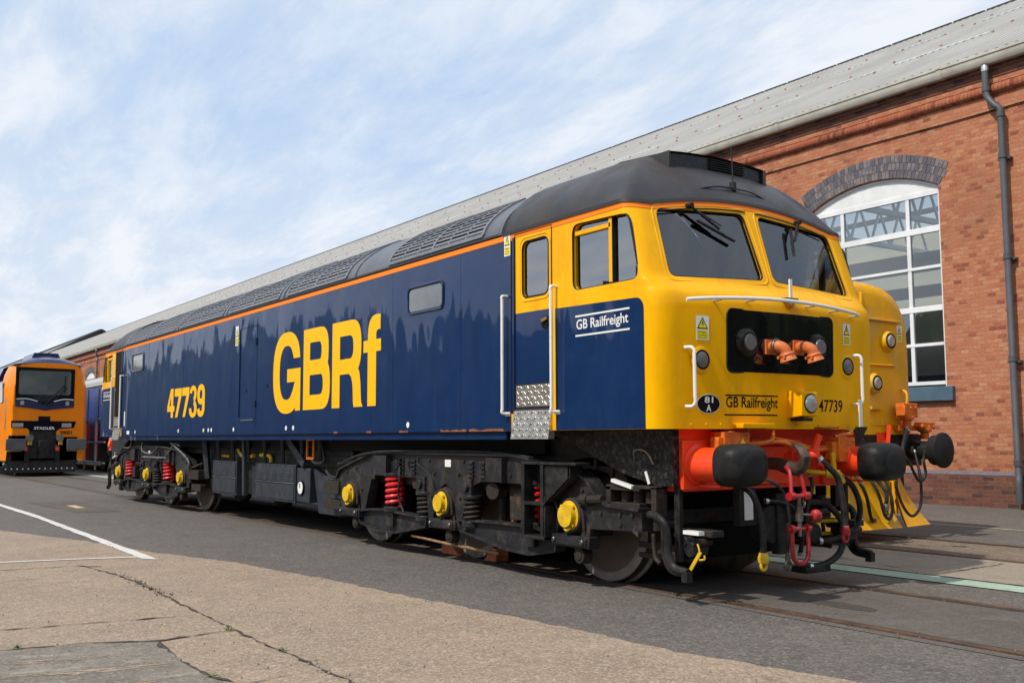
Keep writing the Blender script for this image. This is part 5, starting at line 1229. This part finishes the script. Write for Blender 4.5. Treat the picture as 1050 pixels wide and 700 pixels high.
        # springs
        for x, m_, R_, w_, n_ in ((4.48, 'springred', .095, .022, 5.2), (7.22, 'springred', .095, .022, 5.2), (5.20, 'bogiedirt', .085, .018, 4.5), (6.15, 'bogiedirt', .08, .018, 4.5)):
            M = mb(m_); M.spring((X(x), s*1.13, 0), .50 if m_ == 'springred' else .44, .84 if m_ == 'springred' else .66, R_, w_, n_)
            part(M, 'spring', sf)
            M = mb('bogie'); zb = .50 if m_ == 'springred' else .44; zt = .84 if m_ == 'springred' else .66; M.cyl((X(x), s*1.13, zb-.06), (X(x), s*1.13, zb), R_+.03, n=18); M.cyl((X(x), s*1.13, zb), (X(x), s*1.13, zt), R_*.35, n=10); M.cyl((X(x), s*1.13, zt), (X(x), s*1.13, zt+.04), R_+.03, n=18)
            if m_ != 'springred': M.box(X(x-.10), X(x+.08), s*1.05, s*1.20, .68, .86); M.cyl((X(x-.01), s*1.19, .78), (X(x-.01), s*1.23, .78), .05, n=12)
            part(M, 'spring_seat', sf, bevel=.006)
        M = mb('hose'); M.tube([(X(3.2), s*1.19, .98), (X(3.6), s*1.20, 1.06), (X(4.3), s*1.25, 1.12), (X(5.2), s*1.20, 1.135), (X(6.5), s*1.19, 1.135), (X(7.3), s*1.18, 1.09)], .014, 6)
        M.tube([(X(7.35), s*1.19, 1.0), (X(7.6), s*1.21, .88), (X(7.66), s*1.21, .70), (X(7.72), s*1.20, .60)], .012, 6); M.tube([(X(4.7), s*1.19, .95), (X(4.75), s*1.22, .80), (X(4.70), s*1.2, .62), (X(4.78), s*1.18, .45)], .012, 6)
        M.tube([(X(5.5), s*1.19, .72), (X(5.45), s*1.21, .85), (X(5.3), s*1.2, .93), (X(5.1), s*1.19, 1.0)], .011, 6); part_split(M, 'pipe', sf)
        # equalising beams
        for P in ([(3.62, .40), (3.72, .27), (4.10, .205), (4.62, .215), (5.30, .33), (5.32, .42), (4.95, .43), (4.3, .455), (3.95, .44)],
                  [(5.96, .44), (6.00, .34), (6.78, .225), (7.22, .205), (7.62, .27), (7.66, .38), (7.3, .46), (6.7, .46)]):
            M = mb('bogie'); M.prism([(X(a), b) for a, b in P], s*1.10, s*1.15)
            n_ = len(P); 
            for i in range(n_):
                a, b = P[i], P[(i+1) % n_]; M.bar((X(a[0]), s*1.14, a[1]), (X(b[0]), s*1.14, b[1]), .12, .022)
            M.box(X(4.40), X(4.56), s*1.15, s*1.20, .28, .46) if P[0][0] < 5 else M.box(X(7.15), X(7.30), s*1.15, s*1.19, .28, .46)
            part(M, 'equalising_beam', sf)
        # brake gear
        M = mb('bogiedirt')
        for ax in (3.43, 5.64, 7.85):
            for d in (-.64, .64):
                H_ = mb('bogiedirt'); H_.bar((X(ax+d), s*.80, .95), (X(ax+d*.97), s*.80, .30), .06, .05); H_.prism([(X(ax+d*(.93+.03*cos(t))), .55+.17*sin(t)) for t in (-1.2, -.6, 0, .6, 1.2)]+[(X(ax+d*1.04), .70), (X(ax+d*1.04), .40)], s*.70, s*.84); part(H_, 'brake_hanger', sf)
        M.tube([(X(6.6), s*1.12, .76), (X(6.62), s*1.20, .76)], .085, 14, False); M.cyl((X(6.6), s*1.05, .76), (X(6.6), s*1.18, .76), .07, n=16); M.cyl((X(6.75), s*1.0, .74), (X(7.0), s*1.0, .74), .09, n=16)
        M.box(X(6.85), X(7.05), s*1.02, s*1.15, .50, .72); M.cyl((X(4.95), s*1.0, .78), (X(4.95), s*1.13, .78), .07, n=14); M.bar((X(3.1), s*1.12, .66), (X(2.6), s*1.10, .66), .16, .16); M.box(X(2.55), X(3.05), s*1.05, s*1.15, .38, .50)
        M.tube([(X(3.0), s*1.18, .78), (X(2.8), s*1.18, .80), (X(2.55), s*1.12, .86)], .02, 6)
        M.use('rust'); M.bar((X(6.66), s*.98, .74), (X(6.68), s*.98, .36), .05, .04); part_split(M, 'brake_gear', sf, bevel=.005)
        # outer end: brackets, sandbox, pipes
        M = mb('bogiedirt')
        M.box(X(8.30), X(8.72), s*1.02, s*1.16, .70, .74); M.box(X(8.30), X(8.72), s*1.02, s*1.16, .84, .87); M.box(X(8.30), X(8.36), s*1.04, s*1.16, .70, .87); M.box(X(8.86), X(8.92), s*1.04, s*1.16, .64, .88); M.box(X(8.30), X(8.92), s*1.04, s*1.16, .86, .885)
        for x in (8.45, 8.6, 8.75): M.cyl((X(x), s*1.05, .74), (X(x), s*1.05, .84), .05, n=12)
        M.tube([(X(8.0), s*1.20, .74), (X(8.3), s*1.19, .76)], .04, 10, False); M.cyl((X(8.06), s*1.2, .745), (X(8.12), s*1.2, .745), .052, n=10)
        M.bar((X(8.45), s*.92, .385), (X(8.95), s*.92, .385), .03, .05); M.bar((X(8.45), s*.92, .30), (X(8.95), s*.92, .30), .03, .04); M.cyl((X(8.72), s*.98, .52), (X(8.72), s*.98, .60), .08, n=14); M.tube([(X(8.76), s*1.05, .5), (X(8.78), s*1.05, .32), (X(8.84), s*1.05, .27)], .02, 6)
        M.use('bogie')
        for (x, z, r) in ((9.05, .45, .05), (9.12, .40, .06), (8.98, .50, .035), (9.2, .46, .03), (8.85, .58, .04)): M.cyl((X(x), s*.85, z), (X(x), s*1.0, z), r, n=14)
        M.box(X(8.95), X(9.3), s*.80, s*.93, .50, .55)
        part(M, 'bogie_bracket', sf, bevel=.004)
        M = mb('black'); M.tube([(X(8.82), s*1.14, .66), (X(8.92), s*1.16, .655), (X(9.01), s*1.16, .60), (X(9.03), s*1.15, .50), (X(9.03), s*1.14, .36), (X(9.08), s*1.13, .27), (X(9.20), s*1.12, .245), (X(9.22), s*1.12, .24)], .032, 10); M.tube([(X(8.86), s*1.12, .62), (X(8.96), s*1.13, .58), (X(8.97), s*1.13, .36), (X(9.04), s*1.12, .24), (X(9.2), s*1.11, .22)], .022, 8)
        M.box(X(9.18), X(9.24), s*1.09, s*1.15, .17, .25); part(M, 'guard_iron', sf)
        if s < 0:
            M = mb('white'); M.obox((X(8.52), s*1.16, .895), (1, 0, -.2*sg), (0, 1, 0), (.2*sg, 0, 1), .13, .02, .014); M.obox((X(9.25), s*1.08, .545), (1, 0, 0), (0, 1, 0), (0, 0, 1), .085, .03, .015); M.bar((X(8.78), s*1.1, .90), (X(8.74), s*1.1, 1.0), .015, .025); part_split(M, 'white_tab', sf)
            M = mb('capyellow'); M.bar((X(9.30), s*1.06, .40), (X(9.20), s*1.07, .26), .012, .028); M.tube([(X(9.27), s*1.06, .46), (X(9.29), s*1.06, .40), (X(9.27), s*1.06, .36)], .008, 5); M.tube([(X(9.29), s*1.06, .34), (X(9.34), s*1.06, .35), (X(9.34), s*1.06, .38)], .008, 5); part(M, 'yellow_hook', sf)
        # shroud over outer wheel
        M = mb('bogiedirt'); K = 10
        A = [(X(7.87+.66*cos(t)), s*.98, .60+.50*sin(t)) for t in [radians(15+110*i/K) for i in range(K+1)]]; B = [(x, s*.66, z) for x, y, z in A]
        M.loft([A, B], False, False, False); C_ = [(X(7.87+.60*cos(t)), s*.98, .58+.42*sin(t)) for t in [radians(15+110*i/K) for i in range(K+1)]]; M.loft([A, C_], False, False, False)
        for i in (2, 4, 6): a = A[i]; c = C_[i]; M.bar(a, c, .05, .03)
        part(M, 'wheel_guard', sf)
        # wheels
        for ax in (3.43, 5.64, 7.85):
            M = mb('wheelsteel'); r = .570
            M.turn((X(ax), s*.79, r), (X(ax), s*.655, r), [(0, r-.075), (.02, r-.012), (.08, r), (.78, r+.004), (.82, r+.028), (.97, r+.028), (1, r-.06)], 56, True)
            M.use('wheeldisc'); M.turn((X(ax), s*.792, r), (X(ax), s*.765, r), [(0, r-.078), (1, r-.11)], 48, False); M.cyl((X(ax), s*.7925, r), (X(ax), s*.788, r), r-.085, n=48)
            M.cyl((X(ax), s*.85, r), (X(ax), s*.76, r), .13, n=24)
            M.use('steel'); M.turn((X(ax), s*.79, r), (X(ax), s*.655, r), [(.12, r+.0008), (.7, r+.0045)], 56, False)
            part(M, 'wheel', sf, smooth=30)
bogie(1); bogie(-1)
# steps under the front cab door, hung on the bogie
for sg in (1,):
    for s in (-1, 1):
        M = mb('black'); y0, y1 = s*1.27, s*1.31
        for x in (7.27, 7.56): M.box(x, x+.045, s*1.17, y1, .37, 1.04)
        M.box(7.27, 8.08, s*1.14, y1+s*.004, 1.035, 1.06)
        for z in (.37, .67): M.box(7.27, 7.62, s*1.16, y1+s*.003, z, z+.03)
        M.prism([(7.59, 1.03), (7.97, 1.03), (7.97, .94), (7.62, .70), (7.59, .70)], s*1.275, s*1.29)
        M.box(7.94, 7.975, s*1.14, s*1.29, .93, 1.03); M.box(7.58, 7.62, s*1.14, s*1.3, .36, .75); M.bar((7.62, s*1.2, .70), (7.97, s*1.2, .94), .14, .02)
        part(M, 'cab_step', loco, bevel=.005)
# light pipes and lifeguard on the far bogie
M = mb('steel')
M.tube([(-3.6, -1.2, 1.15), (-3.9, -1.22, 1.18), (-4.3, -1.24, .95), (-2.95, -1.24, .80)][:3]+[(-4.35, -1.24, .93), (-5.9, -1.24, .93)], .02, 6)
M.tube([(-4.1, -1.22, 1.2), (-3.95, -1.22, 1.17), (-3.05, -1.22, .92), (-3.0, -1.22, .74)], .022, 6); M.tube([(-6.1, -1.2, 1.22), (-6.05, -1.22, 1.05), (-5.4, -1.22, 1.0), (-4.9, -1.22, 1.15)], .02, 6); M.tube([(-7.6, -1.2, 1.1), (-7.0, -1.22, 1.12), (-6.9, -1.22, 1.25)], .018, 6)
part_split(M, 'brake_pipe', loco)
M = mb('black'); M.tube([(3.1, -1.0, 1.15), (3.2, -1.05, 1.0), (2.9, -1.1, .95)], .03, 8); M.tube([(2.3, -1.1, 1.28), (2.5, -1.12, 1.0), (2.2, -1.12, .95), (1.95, -1.1, 1.05)], .022, 8); M.tube([(3.05, -1.3, 1.33), (3.05, -1.31, 1.28), (3.09, -1.31, 1.25), (3.12, -1.3, 1.29)], .01, 6)
part_split(M, 'cable', loco)

# scotch block under the second wheel
ch = thing('wheel_scotch', 'orange wooden wheel scotch with long rusty handle under the blue locomotive', 'wheel chock', (5.7, -.75, 0))
M = mb('wood'); M.prism([(5.05, 0.003), (5.42, .003), (5.20, .13), (5.05, .13)], -.84, -.68); M2 = mb('wood'); M2.prism([(5.90, .003), (6.14, .003), (6.14, .14), (6.08, .14)], -.84, -.68)
part(M, 'block', ch, bevel=.006); part(M2, 'block', ch, bevel=.006)
M = mb('rodmat'); M.cyl((4.90, -1.14, .20), (5.64, -1.10, .165), .014, n=8); M.cyl((5.60, -1.10, .165), (6.50, -1.04, .14), .018, n=8); part(M, 'handle', ch)

# ================================================================== yellow locomotive behind
yl = thing('yellow_locomotive', 'yellow nosed locomotive with snowplough standing between the blue locomotive and the brick wall', 'locomotive', (6.9, 4.25, 0))
YC = 4.25
def nose_ring(x, w, zt, zb=1.30, n=40, e=.62, dz=0):
    out = []; zm = 2.30
    for i in range(n+1):
        t = pi*i/n; c_, s_ = cos(t), sin(t); out.append((x, YC-w*abs(c_)**e*(1 if c_ >= 0 else -1), zm+(zt-zm)*abs(s_)**e))
    return [(x, YC-w, zb)]+out+[(x, YC+w, zb)]
M = mb('yellow2')
M.loft([nose_ring(5.5, 1.14, 3.34), nose_ring(6.4, 1.08, 3.31), nose_ring(6.72, 1.05, 3.28), nose_ring(6.84, 1.0, 3.23), nose_ring(6.89, .94, 3.17), nose_ring(6.91, .86, 3.08)], True, False, True)
nose = part(M, 'nose', yl, smooth=50)
M = mb('yellow2'); M.box(6.88, 6.955, YC-.75, YC+.62, 2.18, 2.20); M.prism([(YC-.80, 2.20), (YC+.60, 2.20), (YC+.70, 2.76), (YC-.80, 2.78)], 6.88, 6.925, 'yz')
M.prism([(YC-.80, 2.765), (YC+.72, 2.745), (YC+.72, 2.775), (YC-.80, 2.80)], 6.88, 6.965, 'yz'); M.box(6.88, 6.94, YC-.05, YC-.015, 2.86, 3.10)
M.box(6.88, 6.93, YC-.4, YC+.3, 1.84, 2.12)
part(M, 'nose_panel', nose, bevel=.02)
for y, z, r in ((4.71, 2.50, .10), (4.40, 1.95, .095)):
    M = mb('yellow2'); M.turn((6.90, y, z), (6.99, y, z), [(0, r+.045), (.5, r+.04), (1, r+.01)], 24); M.use('signblack'); M.cyl((6.98, y, z), (6.995, y, z), r, n=20); M.use('lens'); M.turn((6.99, y, z), (7.01, y, z), [(0, r*.85), (1, r*.6)], 20); part(M, 'headlight', nose)
warn_sign(lambda u, v, d: (6.912+d, 4.95+.11*u, 2.51+.21*v), 0, 0, lambda M, n: part(M, n, nose))
M = mb('yellow2'); M.tube([(6.9, 4.98, 1.66), (6.99, 4.985, 1.70), (6.99, 4.99, 1.84), (6.9, 5.0, 1.88)], .016, 8); M.box(6.90, 6.97, 4.30, 4.55, 1.62, 1.66); M.box(6.90, 6.925, 4.2, 5.0, 1.42, 1.50)
for i in range(9): M.cyl((6.925, 4.25+i*.09, 1.46), (6.932, 4.25+i*.09, 1.46), .012, n=6)
part(M, 'nose_fitting', nose)
M = mb('yellow2'); M.box(4.1, 5.5, YC-1.30, YC+1.30, 1.3, 2.5); M.add([(5.5, YC-1.3, 2.5), (5.5, YC+1.3, 2.5), (5.1, YC+1.15, 3.3), (5.1, YC-1.15, 3.3), (4.1, YC-1.3, 2.5), (4.1, YC+1.3, 2.5), (4.1, YC+1.15, 3.3), (4.1, YC-1.15, 3.3)], [(0, 1, 2, 3), (4, 7, 6, 5), (0, 3, 7, 4), (1, 5, 6, 2), (3, 2, 6, 7)])
M.use('headcode')
for s in (-1, 1): M.add([(5.505, YC+s*.08, 2.62), (5.505, YC+s*1.1, 2.62), (5.18, YC+s*1.05, 3.2), (5.18, YC+s*.08, 3.2)], [(0, 1, 2, 3)]); M.box(4.5, 5.1, YC+s*1.29, YC+s*1.31, 2.6, 3.1)
part(M, 'cab', yl, bevel=.02)
M = mb('navy_far'); M.box(-10.5, 4.09, YC-1.33, YC+1.33, 1.28, 3.15); M.use('domegrey'); M.loft([[(x, YC+y*.97, z-.06) for y, z in full] for x in (-10.5, 5.1)], True, True, True); part(M, 'body', yl)
M = mb('bogie'); M.box(-10.4, 6.6, YC-1.0, YC+1.0, .5, 1.27)
for x in (5.3, 3.4, 1.5, -6.2, -8.1, -9.9):
    for s in (-1, 1): M.cyl((x, YC+s*.80, .53), (x, YC+s*.66, .53), .53, n=32)
part(M, 'bogie', yl)
M = mb('black'); M.box(6.70, 6.90, YC-1.12, YC+1.12, .95, 1.31); M.box(6.0, 6.8, YC-.9, YC+.9, .35, .95); part(M, 'buffer_beam', yl, bevel=.01)
M = mb('red'); M.box(6.90, 6.93, 4.45, 4.66, 1.20, 1.33); M.bar((6.95, 4.60, 1.1), (6.98, 4.62, 1.42), .03, .05); part(M, 'red_bracket', yl)
for s in (-1, 1): buffer_round(yl, 6.90, YC+s*.865+(.04 if s > 0 else 0), 1.10, 1, 'black', 'rubberface', L=.50, R=.225)
# snowplough blades
def blade(ya, yb, ca, cb, x0, x1):
    M = mb('yellow2')
    K = 8; A = []; B = []
    for i in range(K+1):
        t = i/K; z = .77-.62*t; f = .16*t**2; A.append((x0+f, ya+(ca-ya)*t, z)); B.append((x1+f*1.4, yb+(cb-yb)*t, z-.0))
    M.loft([A, B], False, False, False); M.loft([[(x-.03, y, z) for x, y, z in A], [(x-.03, y, z) for x, y, z in B]], False, False, False); M.loft([B, [(x-.03, y, z) for x, y, z in B]], False, False, False); part(M, 'snowplough', yl)
blade(4.68, 4.96, 4.66, 5.26, 7.0, 6.86); blade(3.72, 4.50, 3.68, 4.54, 6.98, 6.95); blade(3.10, 3.7, 3.0, 3.66, 6.94, 7.0)
M = mb('yellow2'); M.box(6.90, 6.93, 3.55, 4.62, .22, .80); M.box(6.7, 6.98, 4.70, 4.74, .30, .80); part(M, 'plough_bracket', yl)
def jb(y0, y1, z0, z1):
    M = mb('jumper'); M.box(6.98, 7.10, y0, y1, z0+.10, z1); M.turn((7.04, (y0+y1)/2, z0+.11), (7.04, (y0+y1)/2, z0-.03), [(0, .09), (.3, .085), (.35, .055), (1, .05)], 12); M.box(7.0, 7.13, y0-.02, y0+.03, z0+.12, z1-.03)
    for k in range(3): M.cyl((7.1, y0+.05+k*.1, z1-.06), (7.115, y0+.05+k*.1, z1-.06), .02, n=6)
    part(M, 'jumper_box', yl, bevel=.008)
jb(4.76, 5.06, 1.42, 1.70); jb(5.14, 5.42, 1.27, 1.46)
M = mb('jumper'); M.box(6.90, 7.0, 4.80, 5.2, 1.35, 1.42); part(M, 'jumper_bracket', yl)
hose(yl, [(7.05, 4.90, 1.40), (7.2, 4.55, 1.10), (7.25, 4.62, .95), (7.25, 4.80, .72), (7.27, 4.92, .80), (7.25, 4.92, 1.0), (7.1, 5.28, 1.22)], .018)
hose(yl, [(7.05, 4.92, 1.38), (7.2, 4.42, .78), (7.2, 4.45, .55), (7.22, 4.55, .36), (7.22, 4.70, .29), (7.22, 4.86, .42), (7.22, 4.88, .75), (7.1, 4.95, 1.1)], .018)
hose(yl, [(6.95, 4.12, .85), (7.12, 4.14, .6), (7.15, 4.22, .32), (7.15, 4.34, .28), (7.12, 4.42, .5), (7.0, 4.40, .85)], .02)
hose(yl, [(6.95, 4.28, .80), (7.15, 4.26, .6), (7.15, 4.25, .42)], .024, 'steel')
hose(yl, [(6.95, 3.9, .85), (7.15, 3.86, .6), (7.15, 3.95, .30), (7.1, 4.1, .25)], .022)

# ================================================================== orange locomotive
ol = thing('orange_locomotive', 'orange and navy modern locomotive with wide black windscreen, facing the camera at the far left', 'locomotive', (-24.3, .27, 0))
XO, YO = -24.3, .27
def ox(u): return -.84+(u-17)*.0322      # along the face
def ov(v): return 4.77-(v-350)*.03464
def oring(x, w, wt, zt, zb=.55):
    P = [(x, YO-w, zb), (x, YO-w, 2.3), (x, YO-w*.99, 3.1), (x, YO-(w+wt)/2, 3.62), (x, YO-wt, 3.92)]
    for i in range(1, 10): t = i/10; y = -wt+2*wt*t; P.append((x, YO+y, 3.92+(zt-3.92)*(1-(y/wt)**2)))
    return P+[(x, YO+wt, 3.92), (x, YO+(w+wt)/2, 3.62), (x, YO+w*.99, 3.1), (x, YO+w, 2.3), (x, YO+w, zb)]
M = mb('orange')
M.loft([oring(XO-1.4, 1.40, 1.15, 4.26), oring(XO-.5, 1.36, 1.10, 4.24), oring(XO-.12, 1.24, .98, 4.12), oring(XO, 1.16, .92, 3.98)], True, False, True); oc = part(M, 'cab', ol, smooth=40)
M = mb('navy_far'); M.loft([oring(XO-20, 1.40, 1.15, 4.26), oring(XO-2.6, 1.40, 1.15, 4.26)], True, True, True); M.loft([[(x, y, z+.012) for x, y, z in oring(q, 1.385, 1.152, g)[4:15]] for q, g in ((XO-2.61, 4.26), (XO-.5, 4.25), (XO-.12, 4.13), (XO-.005, 3.99))], False, False, False)
M.prism([(YO-.55, 4.1), (YO-.4, 4.42), (YO+.4, 4.42), (YO+.55, 4.1)], XO-3, XO-.9, 'yz'); part(M, 'body', ol, smooth=30)
M = mb('orange'); M.box(XO-2.6, XO-1.39, YO-1.398, YO+1.398, .55, 3.3); part(M, 'side_panel', ol)
M = mb('shadeglass'); M.prism(rpoly([(XO-1.5, 2.6), (XO-.75, 2.6), (XO-.95, 3.35), (XO-1.5, 3.35)], .1), YO-1.405, YO-1.39); part(M, 'side_window', ol)
def fpoly(m, P, d, name, par=None):
    M = mb(m); M.prism([(ox(u), ov(v)) for u, v in P], XO-.02, XO+d, 'yz'); return part(M, name, par or oc)
wf = fpoly('headcode', [(16.5, 377), (77, 378), (77, 411), (76, 416), (48, 421), (18, 416), (17, 411)], .03, 'windscreen')
M = mb('shadeglass'); M.prism(rrect(ox(20), ox(73), ov(405), ov(380.5), .08), XO+.03, XO+.036, 'yz'); part(M, 'glass', wf)
fpoly('navy_far', [(17, 409), (30, 411), (48, 416), (64, 411), (77, 409), (77, 417.5), (48, 420.5), (17, 417)], .038, 'navy_band')
for u in (24, 70): M = mb('lens'); M.box(XO+.03, XO+.05, ox(u)-.06, ox(u)+.06, ov(415.5), ov(411.5)); part(M, 'headlight', oc)
fpoly('signblack', [(41, 427), (53, 427), (53, 432), (41, 432)], .02, 'emblem_plate')
lowb = fpoly('headcode', [(14, 431.5), (80, 432), (78, 438.5), (63, 439.5), (60, 442), (33, 442), (30, 439), (14, 438.5)], .02, 'lower_panel')
M = mb('signwhite'); text(M, 'STADLER', lambda u, v: (XO+.025, u, v), ox(37), ox(58), ov(440.5), ov(437.7), .02); part(M, 'lettering', lowb)
for a, b in ((15, 26), (65, 75)): M = mb('lens'); M.box(XO+.02, XO+.035, ox(a), ox(b), ov(438), ov(434)); part(M, 'headlight', oc)
M = mb('signblack'); text(M, '99001', lambda u, v: (XO+.008, u, v), ox(64), ox(76), ov(445.5), ov(441.8), .02); part(M, 'number', oc)
fpoly('black', [(12, 446.5), (62, 446.5), (63, 448), (82, 448), (82, 474), (80, 484), (14, 484), (10, 474)], -.0, 'coupling_recess')
M = mb('black'); M.box(XO-.3, XO+.01, ox(32), ox(60), ov(470), ov(441)); M.box(XO-.3, XO+.15, ox(42), ox(52), ov(470), ov(452)); M.box(XO-.2, XO+.1, ox(28), ox(33), ov(478), ov(456)); M.box(XO-.2, XO+.1, ox(59), ox(64), ov(478), ov(456)); part(M, 'coupler', ol, bevel=.02)
for u in (31.5, 62): M = mb('steel'); M.turn((XO, ox(u), ov(449)), (XO+.35, ox(u), ov(449)), [(0, .08), (.8, .08), (.82, .135), (1, .13)], 16); part(M, 'lamp', ol)
for a, b in ((8, 28), (69, 89)): M = mb('pipegrey'); M.box(XO+.3, XO+.42, ox(a), ox(b), ov(461.5), ov(450)); M.use('black'); M.cyl((XO, ox((a+b)/2), ov(456)), (XO+.3, ox((a+b)/2), ov(456)), .15, n=12); M.use('capyellow'); M.box(XO+.2, XO+.3, ox(a+1), ox(b-4), ov(462.5), ov(461.8)); part(M, 'buffer', ol, bevel=.06)
M = mb('bogie'); M.prism([(ox(3), ov(479)), (ox(14), ov(474)), (ox(76), ov(474)), (ox(83), ov(479)), (ox(80), ov(484)), (ox(7), ov(484))], XO+.02, XO+.12, 'yz'); M.use('signwhite')
for i in range(13): M.box(XO+.12, XO+.125, ox(10+i*5.6)-.02, ox(10+i*5.6)+.02, ov(480)-.02, ov(480)+.02)
part(M, 'snowplough', ol)
M = mb('black')
M.bar((XO+.06, ox(47), ov(415)), (XO+.06, ox(67), ov(394)), .03, .05, (1, 0, 0)); M.bar((XO+.06, ox(50), ov(417)), (XO+.06, ox(69), ov(397)), .03, .05, (1, 0, 0)); M.bar((XO+.06, ox(67), ov(385)), (XO+.06, ox(67), ov(403)), .03, .05, (1, 0, 0)); part_split(M, 'wiper', oc)
M = mb('silver'); M.tube([(XO+.08, ox(18), ov(410)), (XO+.1, ox(28), ov(409.5)), (XO+.1, ox(39), ov(412))], .02, 6); M.tube([(XO+.08, ox(56), ov(412)), (XO+.1, ox(66), ov(409.5)), (XO+.08, ox(76), ov(410))], .02, 6); M.tube([(XO, ox(8), ov(440)), (XO+.06, ox(8), ov(430)), (XO, ox(8), ov(408))], .02, 6); part_split(M, 'handrail', oc)
M = mb('red'); 
for u in (29, 61): M.box(XO+.05, XO+.15, ox(u)-.05, ox(u)+.05, ov(462), ov(458))
M.use('capyellow'); 
for u in (33, 64): M.box(XO+.05, XO+.15, ox(u)-.06, ox(u)+.06, ov(456), ov(452))
part_split(M, 'valve', ol)
M = mb('bogie'); 
for x in (-1.5, -3.5, -16, -18):
    for s in (-1, 1): M.cyl((XO+x, YO+s*.8, .5), (XO+x, YO+s*.66, .5), .5, n=24)
M.box(XO-19.5, XO-.4, YO-1.1, YO+1.1, .45, 1.0); part(M, 'bogie', ol)

# ================================================================== blue coach behind
bc = thing('blue_coach', 'bright blue coach with pale railings and red pipes, between the orange and blue locomotives', 'coach', (-30, 4.25, 0))
M = mb('bright_blue'); M.box(-52, -25, 2.9, 5.6, 1.25, 3.45); cb = part(M, 'body', bc, bevel=.04)
M = mb('signgrey'); M.prism([(2.86, 3.45), (2.9, 3.62), (3.4, 3.9), (4.25, 4.02), (5.1, 3.9), (5.6, 3.62), (5.64, 3.45)], -52.1, -24.9, 'yz'); part(M, 'roof', bc)
M = mb('navy_far')
for x in [-50+i*1.9 for i in range(13)]: M.box(x, x+.5, 2.88, 2.91, 1.35, 3.35)
part_split(M, 'door', bc)
M = mb('railing')
for z in (.35, 1.15, 2.05): M.box(-34, -26, 2.55, 2.62, z, z+.06)
for x in (-33.6, -31.2, -29.4, -27.5): M.box(x, x+.05, 2.55, 2.62, .1, 2.1)
part(M, 'railing', bc)
M = mb('red'); 
for x in (-30.2, -28.6): M.box(x, x+.16, 2.75, 2.88, .5, 1.9)
part_split(M, 'pipe', bc)
M = mb('black'); M.box(-51, -26, 3.0, 5.5, .4, 1.25); 
for x in (-49, -46.5, -30, -27.5):
    for s in (-1, 1): M.cyl((x, 4.25+s*.8, .46), (x, 4.25+s*.66, .46), .46, n=20)
part(M, 'bogie', bc)

# ================================================================== trees across the yard, unseen behind the camera, placed for the reflections
M = mb('leafwall'); 
x = -200
while x < 60:
    h = random.uniform(11, 16)*(1 if x < -75 else .78); w = random.uniform(3, 6); y = -46+random.uniform(-5, 5)
    P = []
    for i in range(9):
        for j in range(7):
            a = 2*pi*i/9; b = -pi/2+pi*j/6; r = 1+random.uniform(-.22, .22); P.append((x+w*r*cos(a)*cos(b), y+w*r*sin(a)*cos(b), h*.5+h*.5*r*sin(b)))
    M.add(P, [(i*7+j, ((i+1) % 9)*7+j, ((i+1) % 9)*7+j+1, i*7+j+1) for i in range(9) for j in range(6)]); x += w*random.uniform(.7, 1.25)
y = -60  # second row added to darken reflections in the cab front
while y < 170:
    h = random.uniform(12, 18)+max(0, y-40)*.04; w = random.uniform(4, 7); cx = 62+random.uniform(-4, 4)
    P = []
    for i in range(9):
        for j in range(7):
            a = 2*pi*i/9; b = -pi/2+pi*j/6; r = 1+random.uniform(-.2, .2); P.append((cx+w*r*cos(a)*cos(b), y+w*r*sin(a)*cos(b), h*.5+h*.5*r*sin(b)))
    M.add(P, [(i*7+j, ((i+1) % 9)*7+j, ((i+1) % 9)*7+j+1, i*7+j+1) for i in range(9) for j in range(6)]); y += w*random.uniform(.6, 1.0)
o = M.obj('reflection_wood', smooth=0, kind='stuff'); o['label'] = 'far-off trees across the yard, row ahead of the cab added for reflections'; o['category'] = 'trees'
